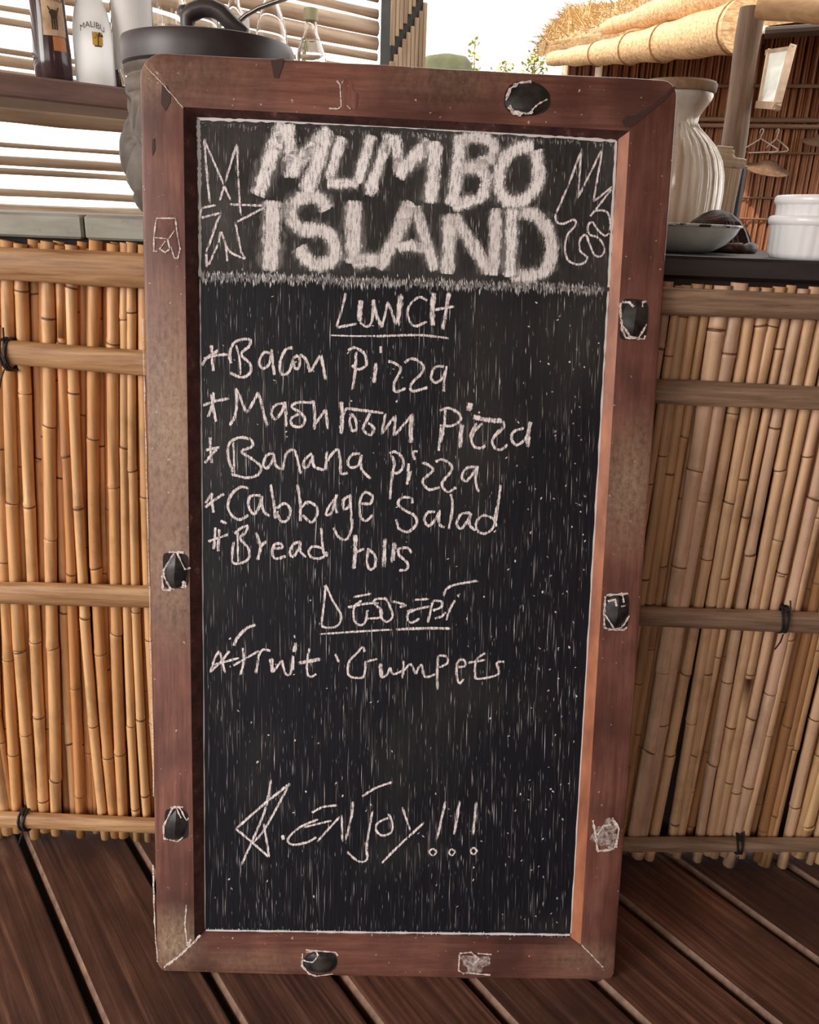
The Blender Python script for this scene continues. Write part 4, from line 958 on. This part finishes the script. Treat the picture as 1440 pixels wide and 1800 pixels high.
# ------------------------------------------------------------------ things on the black counter
# ribbed glass vase
t = NT('milky_ribbed_glass'); g = t.noise(t.coord((30, 30, 6)), 1, 3)
RIBGLASS = t.set(color=t.ramp(g, [(.3, (.80, .70, .58)), (.7, (.98, .93, .86))]), rough=.16, trans=.72, ior=1.4, spec=.5).mat
vc = deep(1163, 386, 1.53); vc = Vector((vc.x, vc.y, CZR+.004))
zt = hit(1190, 166, vc, (0, 1, 0)).z-vc.z
root = thing('ribbed_vase', 'large ribbed milky glass vase standing behind the white enamel bowl', 'vase', vc)
R = .101
def rib(q, z, r): return .0022*math.cos(30*q) if .01 < z < zt*.80 and r > .03 else 0
po = [(.0, 0), (.085, 0), (.094, .006), (.0985, .03), (R, .08), (R, zt*.38), (R*.975, zt*.48), (R*.90, zt*.58), (R*.76, zt*.67), (R*.58, zt*.74), (R*.45, zt*.785), (R*.405, zt*.82), (R*.42, zt*.86), (R*.50, zt*.91), (R*.58, zt*.955), (R*.61, zt*.985), (R*.605, zt)]
pi_ = [(max(r-.005, 0.0), max(z, .006)) for r, z in reversed(po) if r > .03] + [(0, .006)]
mb = MB(); mb.lathe(vc, po+pi_, 180, rib); smooth_auto(mb.build('vase_body', RIBGLASS, root), 60)
LIDW = grain('brown_board_wood', (.15, .085, .045), (.36, .23, .13), (40, 5, 40), .55, .2, .35, 0)
lc = Vector((vc.x-.004, vc.y, vc.z+zt+.0005))
mb = MB(); mb.lathe(lc, [(0, 0), (.066, 0), (.069, .003), (.070, .014), (.067, .0175), (0, .018)], 48)
tag(smooth_auto(mb.build('wooden_disc', LIDW, origin=tuple(lc)), 40), 'brown wooden disc covering the mouth of the ribbed vase', 'wooden disc')
# enamel bowl
t = NT('white_enamel'); g = t.noise(t.coord((18, 18, 18)), 1, 4)
ENAMEL = t.set(color=t.ramp(g, [(.35, (.52, .53, .47)), (.7, (.72, .72, .66))]), rough=.2, spec=.5).mat
t = NT('chipped_black_rim'); g = t.noise(t.coord((90, 90, 90)), 1, 3, .6)
RIM = t.set(color=t.ramp(g, [(.46, (.02, .02, .02)), (.52, (.6, .58, .54))]), rough=.35).mat
bc = deep(1184, 431, 1.28); bc = Vector((bc.x, bc.y, CZR))
root = thing('enamel_bowl', 'shallow pale enamel bowl with a chipped black rim on the black counter', 'bowl', bc)
mb = MB(); mb.lathe(bc, [(0, .001), (.045, 0), (.060, .004), (.078, .014), (.090, .028), (.0955, .0395), (.094, .0400), (.088, .029), (.075, .016), (.055, .007), (0, .005)], 56); smooth_auto(mb.build('bowl_body', ENAMEL, root), 60)
mb = MB(); q = [(bc.x+.0958*math.cos(2*PI*k/56), bc.y+.0958*math.sin(2*PI*k/56), bc.z+.0405) for k in range(57)]
mb.tube(q, .0022, 8, caps=False); mb.build('bowl_rim', RIM, root, smooth=True)
# vase must clear the bowl: keep it behind
# dark glossy woven dome
t = NT('dark_woven_fibre'); g = t.noise(t.coord((18, 18, 60)), 1, 5, .6, .8)
WOVEN = t.set(color=t.ramp(g, [(.32, (.02, .009, .007)), (.56, (.06, .028, .018)), (.74, (.30, .16, .09))]), rough=.5, spec=.3).bump(g, .6, .004).mat
dc = deep(1256, 418, 1.40); dc = Vector((dc.x, dc.y, CZR))
root = thing('woven_basket', 'dark brown glossy woven basket turned upside down behind the enamel bowl', 'basket', dc)
def dome(q, z, r): return .0025*math.sin(40*q)*(1 if z < .05 else .4)
mb = MB(); mb.lathe(dc, [(.062, .004), (.061, .012), (.057, .022), (.050, .035), (.039, .050), (.024, .061), (.010, .067), (0, .068)], 90, dome); smooth_auto(mb.build('basket_body', WOVEN, root), 60)
mb = MB(); q = [(dc.x+.064*math.cos(2*PI*k/48), dc.y+.064*math.sin(2*PI*k/48), dc.z+.008+.001*math.sin(k*1.7)) for k in range(49)]
mb.tube(q, [.0085+.0012*math.sin(k*2.3) for k in range(49)], 10, caps=False); mb.build('basket_rim', WOVEN, root, smooth=True)
# ramekins
CERAMIC = plain('white_ceramic', (.86, .85, .86), .22, spec=.5)
rc = deep(1434, 455, 1.19); rc = Vector((.568, .102, CZR))
def flute(q, z, r): return (.0017*abs(math.sin(14*q))-.0008) if (.006 < (z) < .043 and r > .05) else 0
def ramekin(z0, label):
    c_ = Vector((rc.x+(0.002 if z0 else 0), rc.y, rc.z+z0)); r = thing('ramekin', label, 'dish', c_, 'stacked white ramekins')
    k = .97 if z0 else 1.0
    mb = MB(); mb.lathe(c_, [(0, .002), (.052*k, .002), (.055*k, .0), (.0595*k, .002), (.0625*k, .008), (.0635*k, .042), (.0655*k, .0455)], 168, flute)
    mb.lathe(c_, [(.0595*k, .052), (.0575*k, .042), (.0565*k, .012), (.050*k, .007), (0, .007)], 84)
    smooth_auto(mb.build('dish_body', CERAMIC, r), 50)
    mb = MB(); mb.lathe(c_, [(.0645*k, .0445), (.0675*k, .0465), (.0685*k, .050), (.0685*k, .0535), (.0670*k, .0565), (.0640*k, .0575), (.0610*k, .0565), (.0595*k, .052)], 84)
    smooth_auto(mb.build('dish_rim', CERAMIC, r), 60); return r
ramekin(0, 'white fluted ramekin standing on the black counter, lower of the stacked pair')
ramekin(.027, 'white fluted ramekin resting inside another, upper of the stacked pair')

# ------------------------------------------------------------------ post, frame, hangers and hats beyond the counter
POSTW = grain('weathered_pole', (.09, .05, .03), (.22, .135, .082), (60, 60, 5), .6, .35, .3, 0)
P1 = deep(1322, 36, 2.25)
base = Vector((P1.x, P1.y, 0)); ztp = P1.z+.03
mb = MB(); N = 26
mb.tube([(base.x+.004*math.sin(k*.7), base.y, ztp*k/N) for k in range(N+1)], [.034*(1+.05*math.sin(k*1.3))*(1.0+.10*(1-k/N)) for k in range(N+1)], 12)
tag(smooth_auto(mb.build('wooden_post', POSTW, origin=tuple(base)), 50), 'bare greyish brown upright pole standing beyond the black counter', 'post')
b2 = base+Vector((.062, .09, 0))
mb = MB(); mb.tube([(b2.x, b2.y, 0), (b2.x, b2.y, deep(1335, 290, 2.35).z)], .024, 10)  # narrow dark upright close behind the pole
tag(mb.build('short_dark_upright', plain('dark_upright', (.03, .022, .02), .6), origin=tuple(b2)), 'dark narrow upright right behind the bare brown pole', 'post')
LOGM = grain('peeled_log', (.40, .22, .10), (.70, .48, .27), (4, 40, 40), .55, .25, .3, 0)
a = deep(1333, 12, 2.17); b = deep(1530, 26, 2.05)
mb = MB(); pts = [a.lerp(b, k/14) for k in range(15)]; rr = [.0295*(1+.03*math.sin(k)) for k in range(15)]
mb.tube(pts, rr, 18, capm=1)
tt_ = NT('log_end_grain'); tcx = tt_.n('ShaderNodeTexCoord'); wv = tt_.n('ShaderNodeTexWave', wave_type='RINGS', rings_direction='X'); wv.inputs['Scale'].default_value = 60; wv.inputs['Distortion'].default_value = 2
tt_.l(tcx.outputs['Object'], wv.inputs['Vector']); tt_.set(color=tt_.ramp(wv.outputs['Fac'], [(.2, (.16, .08, .04)), (.8, (.42, .25, .13))]), rough=.7)
tag(smooth_auto(mb.build('roof_log', [LOGM, tt_.mat], origin=tuple(a)), 40), 'thick peeled log laid across the top of the brown pole', 'beam')
a = deep(1345, 58, 2.42); b = deep(1560, 44, 2.3)
mb = MB(); mb.tube([a, a.lerp(b, .5), b], .016, 10)
tag(mb.build('roof_rafter', plain('dark_rafter', (.06, .035, .022), .6), origin=tuple(a)), 'dark slim rafter running below the peeled log', 'beam')
# tilted wooden frame with a pale pane
FRW = grain('pale_frame_wood', (.40, .26, .16), (.66, .48, .33), (40, 40, 5), .55, .2, .3, 0)
cs = [deep(1352, 92, 2.36), deep(1392, 86, 2.30), deep(1366, 186, 2.22), deep(1336, 184, 2.30)]
root = thing('framed_pane', 'tilted wooden frame holding a pale clouded pane beside the brown pole', 'window frame', cs[3])
for i, j, r in ((0, 1, .010), (1, 2, .013), (2, 3, .013), (3, 0, .008)):
    d = (cs[j]-cs[i]).normalized(); mb = MB(); mb.tube([cs[i]-d*.008, cs[j]+d*.008], r, 4, ref=(cs[1]-cs[0]).cross(cs[2]-cs[1])); mb.build('frame_bar', FRW, root)
nrm = (cs[1]-cs[0]).cross(cs[2]-cs[1]).normalized()
mb = MB(); mb.quad(*[q+nrm*.003 for q in cs]); mb.quad(*[q-nrm*.003 for q in reversed(cs)])
for j in range(4): mb.quad(cs[j]+nrm*.003, cs[j]-nrm*.003, cs[(j+1) % 4]-nrm*.003, cs[(j+1) % 4]+nrm*.003)
PANE = NT('clouded_pane'); g = PANE.noise(PANE.coord((9, 9, 9)), 1, 3)
PANE = PANE.set(color=PANE.ramp(g, [(.35, (.42, .42, .33)), (.7, (.72, .70, .60))]), rough=.15, spec=.5).mat
mb.build('pane', PANE, root)
# hangers on the back rail
WIRE = plain('pale_plastic', (.62, .50, .42), .4)
def hanger(px, py, k, rot, label):
    c_ = far(px, py, .06); r = 0
    mb = MB(); e1 = Vector((math.cos(rot), math.sin(rot), 0)); up = Vector((0, 0, 1))
    P = lambda x, z_: c_+e1*x*k+up*z_*k
    mb.tube([P(-.02, -.02), P(-.015, .01), P(0, .018), P(.014, .008), P(.010, -.02), P(0, -.035), P(0, -.065)], .0035*k+.001, 7)
    mb.tube([P(0, -.065), P(-.18, -.16), P(-.19, -.175), P(-.17, -.185), P(.17, -.185), P(.19, -.175), P(.18, -.16), P(0, -.065)], .0045*k+.001, 7)
    return tag(mb.build('clothes_hanger', WIRE, smooth=True, origin=tuple(c_)), label, 'hanger', 'hangers on the back rail')
hanger(1340, 230, .56, -.9, 'pale clothes hanger on the back rail just beside the brown pole, seen half sideways')
hanger(1368, 230, .56, -1.3, 'pale clothes hanger seen edge on, second along the rail from the pole')
STRAW = grain('brown_straw', (.16, .09, .055), (.36, .22, .14), (50, 50, 50), .7, .4, .3, .2)
def hat(px, py, rx, label, tilt):
    c_ = far(px, py, .16); mb = MB()
    mb.lathe(Vector((0, 0, 0)), [(0, .045*rx/.12), (rx*.35, .040*rx/.12), (rx*.5, .016), (rx, 0), (rx*.98, -.004), (rx*.5, .010), (rx*.3, .034*rx/.12), (0, .038*rx/.12)], 36)
    R_ = Matrix.Rotation(tilt, 3, FE) @ Matrix.Rotation(.12, 3, 'Y')
    mb.v = [tuple(c_+R_ @ Vector(p)) for p in mb.v]
    root = thing('straw_hat', label, 'hat', c_)
    smooth_auto(mb.build('hat_brim_and_crown', STRAW, root), 50)
    p2 = far(px, py-12, .02); m3 = MB(); m3.tube([p2, c_+Vector((0, 0, .02))], .006, 6); m3.build('hook_peg', STRAW, root)
hat(1348, 298, .115, 'flat brown straw hat hung on the reed wall below the hangers', .35)
hat(1446, 252, .105, 'dark brown straw hat hung high on the reed wall at the picture edge', .3)
# bundle of pale sticks behind the vase
sc_ = deep(1266, 392, 1.62); sc_ = Vector((sc_.x, sc_.y, CZR))
sc_.y = min(sc_.y, .63)
zt2 = hit(1272, 292, sc_, (0, 1, 0)).z
root = thing('stick_bundle', 'bundle of pale upright sticks tied at the top behind the vase', 'sticks', sc_)
PALE = grain('pale_stick', (.66, .50, .34), (.96, .84, .68), (60, 60, 5), .55, .2, .3, .15)
for k in range(8):
    x = sc_.x-.018+.0052*k; m3 = MB(); m3.tube([(x, sc_.y+random.uniform(-.004, .004), CZR), (x+.003, sc_.y, zt2-.004)], .0028, 7); m3.build('stick', PALE, root)
for k in range(6):
    z_ = zt2+.001+.0058*k; m3 = MB(); dx = random.uniform(-.004, .006); m3.tube([(sc_.x-.026+dx, sc_.y-.002, z_+.003), (sc_.x+.002+dx, sc_.y-.008, z_+.001), (sc_.x+.026+dx-(.006*k if k > 2 else -.006), sc_.y-.003, z_-.002)], .0034, 7); m3.build('tie_twist', PALE, root)

# ------------------------------------------------------------------ eave of the neighbouring hut
AX = deep(1306, 46, 2.75)-deep(968, 104, 4.1)
t = NT('sunlit_mat'); v = t.coord((5, 110, 110), rot=(0, 0, -math.atan2(AX.y, AX.x))); g = t.noise(v, 1, 6, .6, .5)
c = t.ramp(g, [(.28, (.30, .155, .07)), (.5, (.62, .39, .20)), (.72, (.88, .64, .38))])
MAT_SUN = t.set(color=c, rough=.6, spec=.3).bump(g, .5, .004).mat
root = thing('rolled_reed_blind', 'pale sunlit reed blind rolled up under the thatched eave', 'blind', deep(1150, 60, 3.2))
A = deep(968, 104, 4.1); B = deep(1306, 46, 2.75)
mb = MB(); N = 30; pts = []; rr = []
for k in range(N+1):
    s = k/N; p = A.lerp(B, s); p.z -= .03*math.sin(PI*s)*.4
    pts.append(p); rr.append(.030+.052*s+.003*math.sin(s*40))
mb.tube(pts, rr, 22); smooth_auto(mb.build('rolled_mat', MAT_SUN, root), 60)
mb = MB()     # second fold lying above the roll
pts = []; rr = []
for k in range(N+1):
    s = .36+.64*k/N; p = A.lerp(B, s)+Vector((0, .05, .075+.05*s)); pts.append(p); rr.append(.020+.070*(s-.3)+.004*math.sin(s*33))
mb.tube(pts, rr, 22); smooth_auto(mb.build('mat_fold', MAT_SUN, root), 60)
for s in (.33, .52, .69, .985):
    p = A.lerp(B, s); p.z -= .012*math.sin(PI*s); r = .030+.052*s+.004; d = (B-A).normalized(); u = Vector((0, 0, 1)); u = (u-d*u.dot(d)).normalized(); vv = d.cross(u)
    m3 = MB(); q = [p+u*r*math.cos(2*PI*k/20)+vv*r*math.sin(2*PI*k/20) for k in range(21)]; m3.tube(q, .0035, 6, caps=False); m3.build('tie_cord', plain('brown_twine', (.22, .12, .05), .7), root)
d = (B-A).normalized(); m3 = MB(); m3.tube([B-d*.02, B+d*.10+Vector((.02, 0, -.02))], .012, 10); m3.build('blind_rod', PALE, root)
# thatched roof slab above it: straw on top, reed lining below
F0 = A+Vector((-.05, .12, .03)); F1 = B+Vector((1.6, -.30, .19)); BK = Vector((.5, 2.3, .66))
root2 = thing('thatched_eave', 'ragged straw thatch eave above the rolled reed blind', 'roof', F0)
up5 = Vector((0, 0, .06))
mb = MB(); mb.quad(F0, F0+BK, F1+BK, F1); mb.build('reed_lining', REED_DARK, root2)
mb = MB(); mb.quad(F0+up5, F1+up5, F1+BK+up5, F0+BK+up5); mb.quad(F0, F1, F1+up5, F0+up5); mb.quad(F0+BK, F0, F0+up5, F0+BK+up5); mb.quad(F1, F1+BK, F1+BK+up5, F1+up5); mb.quad(F1+BK, F0+BK, F0+BK+up5, F1+BK+up5)
mb.build('thatch_layer', THATCH, root2)
mb = MB()
random.seed(5)
for k in range(2600):
    if random.random() < .45: p = F0+BK*random.random()+(F1-F0)*(random.random()**2*.12)+Vector((0, 0, random.uniform(.0, .075)))
    else: p = F0+BK*random.random()**.8+(F1-F0)*random.random()*.7+Vector((0, 0, random.uniform(.05, .085)))
    d = Vector((random.uniform(-.9, .2), random.uniform(-.8, .3), random.uniform(-.4, .45))).normalized(); ln = random.uniform(.05, .15)
    sd = d.cross(Vector((random.random(), random.random(), 1))).normalized()*.004
    i = len(mb.v); mb.v += [tuple(p-sd), tuple(p+sd), tuple(p+d*ln)]; mb.f.append((i, i+1, i+2)); mb.m.append(0)
fr = mb.build('loose_straw', grain('straw_tips', (.38, .24, .10), (.74, .55, .29), (40, 40, 40), .7, .2, .2, 0), root2); fr['kind'] = 'stuff'
# slim posts of the hut, in shade
for px, nm in ((992, 'pale thin post at the far end of the hut, at the start of the eave'), (1052, 'pale thin post below the middle of the eave'), (1000, None)):
    if nm is None: continue
    p = far(px, 130, .25); mb = MB(); mb.tube([(p.x, p.y, 0), (p.x, p.y, far(px, 100, .25).z)], .018, 8)
    tag(mb.build('hut_post', PALE, origin=(p.x, p.y, 0)), nm, 'post')

# ------------------------------------------------------------------ greenery in the bright gap
t = NT('dull_green_boulder'); g = t.noise(t.coord((9, 9, 9)), 1, 5)
BOULD = t.set(color=t.ramp(g, [(.3, (.055, .06, .028)), (.7, (.11, .115, .055))]), rough=.85).bump(g, .4, .02).mat
gc = deep(785, 128, 4.6); rx = 44/1425*4.6
mb = MB()
def lump(q, z, r): return .05*r*math.sin(3*q+z*9)+.03*r*math.sin(7*q)
hb = gc.z+.02; zt3 = deep(785, 97, 4.6).z
mb.lathe((gc.x, gc.y, 0), [(rx*4.2, -.3), (rx*3.6, hb*.35), (rx*2.2, hb*.72), (rx*1.25, hb-.07), (rx*1.03, hb+(zt3-hb)*.35), (rx*.86, hb+(zt3-hb)*.72), (rx*.5, zt3-.01), (rx*.2, zt3), (0, zt3)], 40, lump)
tag(smooth_auto(mb.build('garden_boulder', BOULD, origin=(gc.x, gc.y, 0)), 60), 'smooth dull green rounded boulder in the bright gap beside the reed post', 'rock')
LEAF = NT('sunlit_leaf'); g = LEAF.rand()
LEAF = LEAF.set(color=(.42, .44, .12), rough=.6).mat
STEM = plain('twig', (.35, .27, .12), .7)
def bush(px, py_top, depth, spread, n, label, hpx):
    c_ = deep(px, 130, depth); root = thing('garden_shrub', label, 'shrub', (c_.x, c_.y, -.25), 'shrubs in the bright gap')
    zt_ = deep(px, py_top, depth).z
    m1 = MB(); m1.tube([(c_.x, c_.y, -.25), (c_.x+.02, c_.y, zt_*.6), (c_.x, c_.y, zt_)], [.012, .008, .003], 7)
    m2 = MB()
    for k in range(n):
        s = random.random()**.7; z_ = zt_-(1-s)*hpx/1425*depth*0 - random.random()*hpx/1425*depth
        rr_ = spread*(.25+.75*(zt_-z_)/(hpx/1425*depth)); q = random.random()*2*PI; r_ = rr_*math.sqrt(random.random())
        p = Vector((c_.x+r_*math.cos(q), c_.y+r_*math.sin(q), z_)); d = Vector((random.uniform(-1, 1), random.uniform(-1, 1), random.uniform(-.6, .6))).normalized(); ln = random.uniform(.02, .05)
        sd = d.cross(Vector((random.uniform(-1, 1), random.uniform(-1, 1), 1))).normalized()*ln*.28
        m2.quad(p, p+d*ln*.5+sd, p+d*ln, p+d*ln*.5-sd)
        if k % 6 == 0: m1.tube([(c_.x, c_.y, z_-.05), p], .002, 4)
    m1.build('branches', STEM, root); lf = m2.build('foliage', LEAF, root); lf['kind'] = 'stuff'
bush(938, 92, 5.0, .13, 170, 'yellow-green leafy shrub under the tip of the thatched eave', 60)
bush(832, 66, 5.4, .05, 46, 'thin sparse sprig standing up beside the green boulder', 60)
bush(888, 108, 5.2, .16, 60, 'low sparse shrub between the green boulder and the thatched eave', 30)
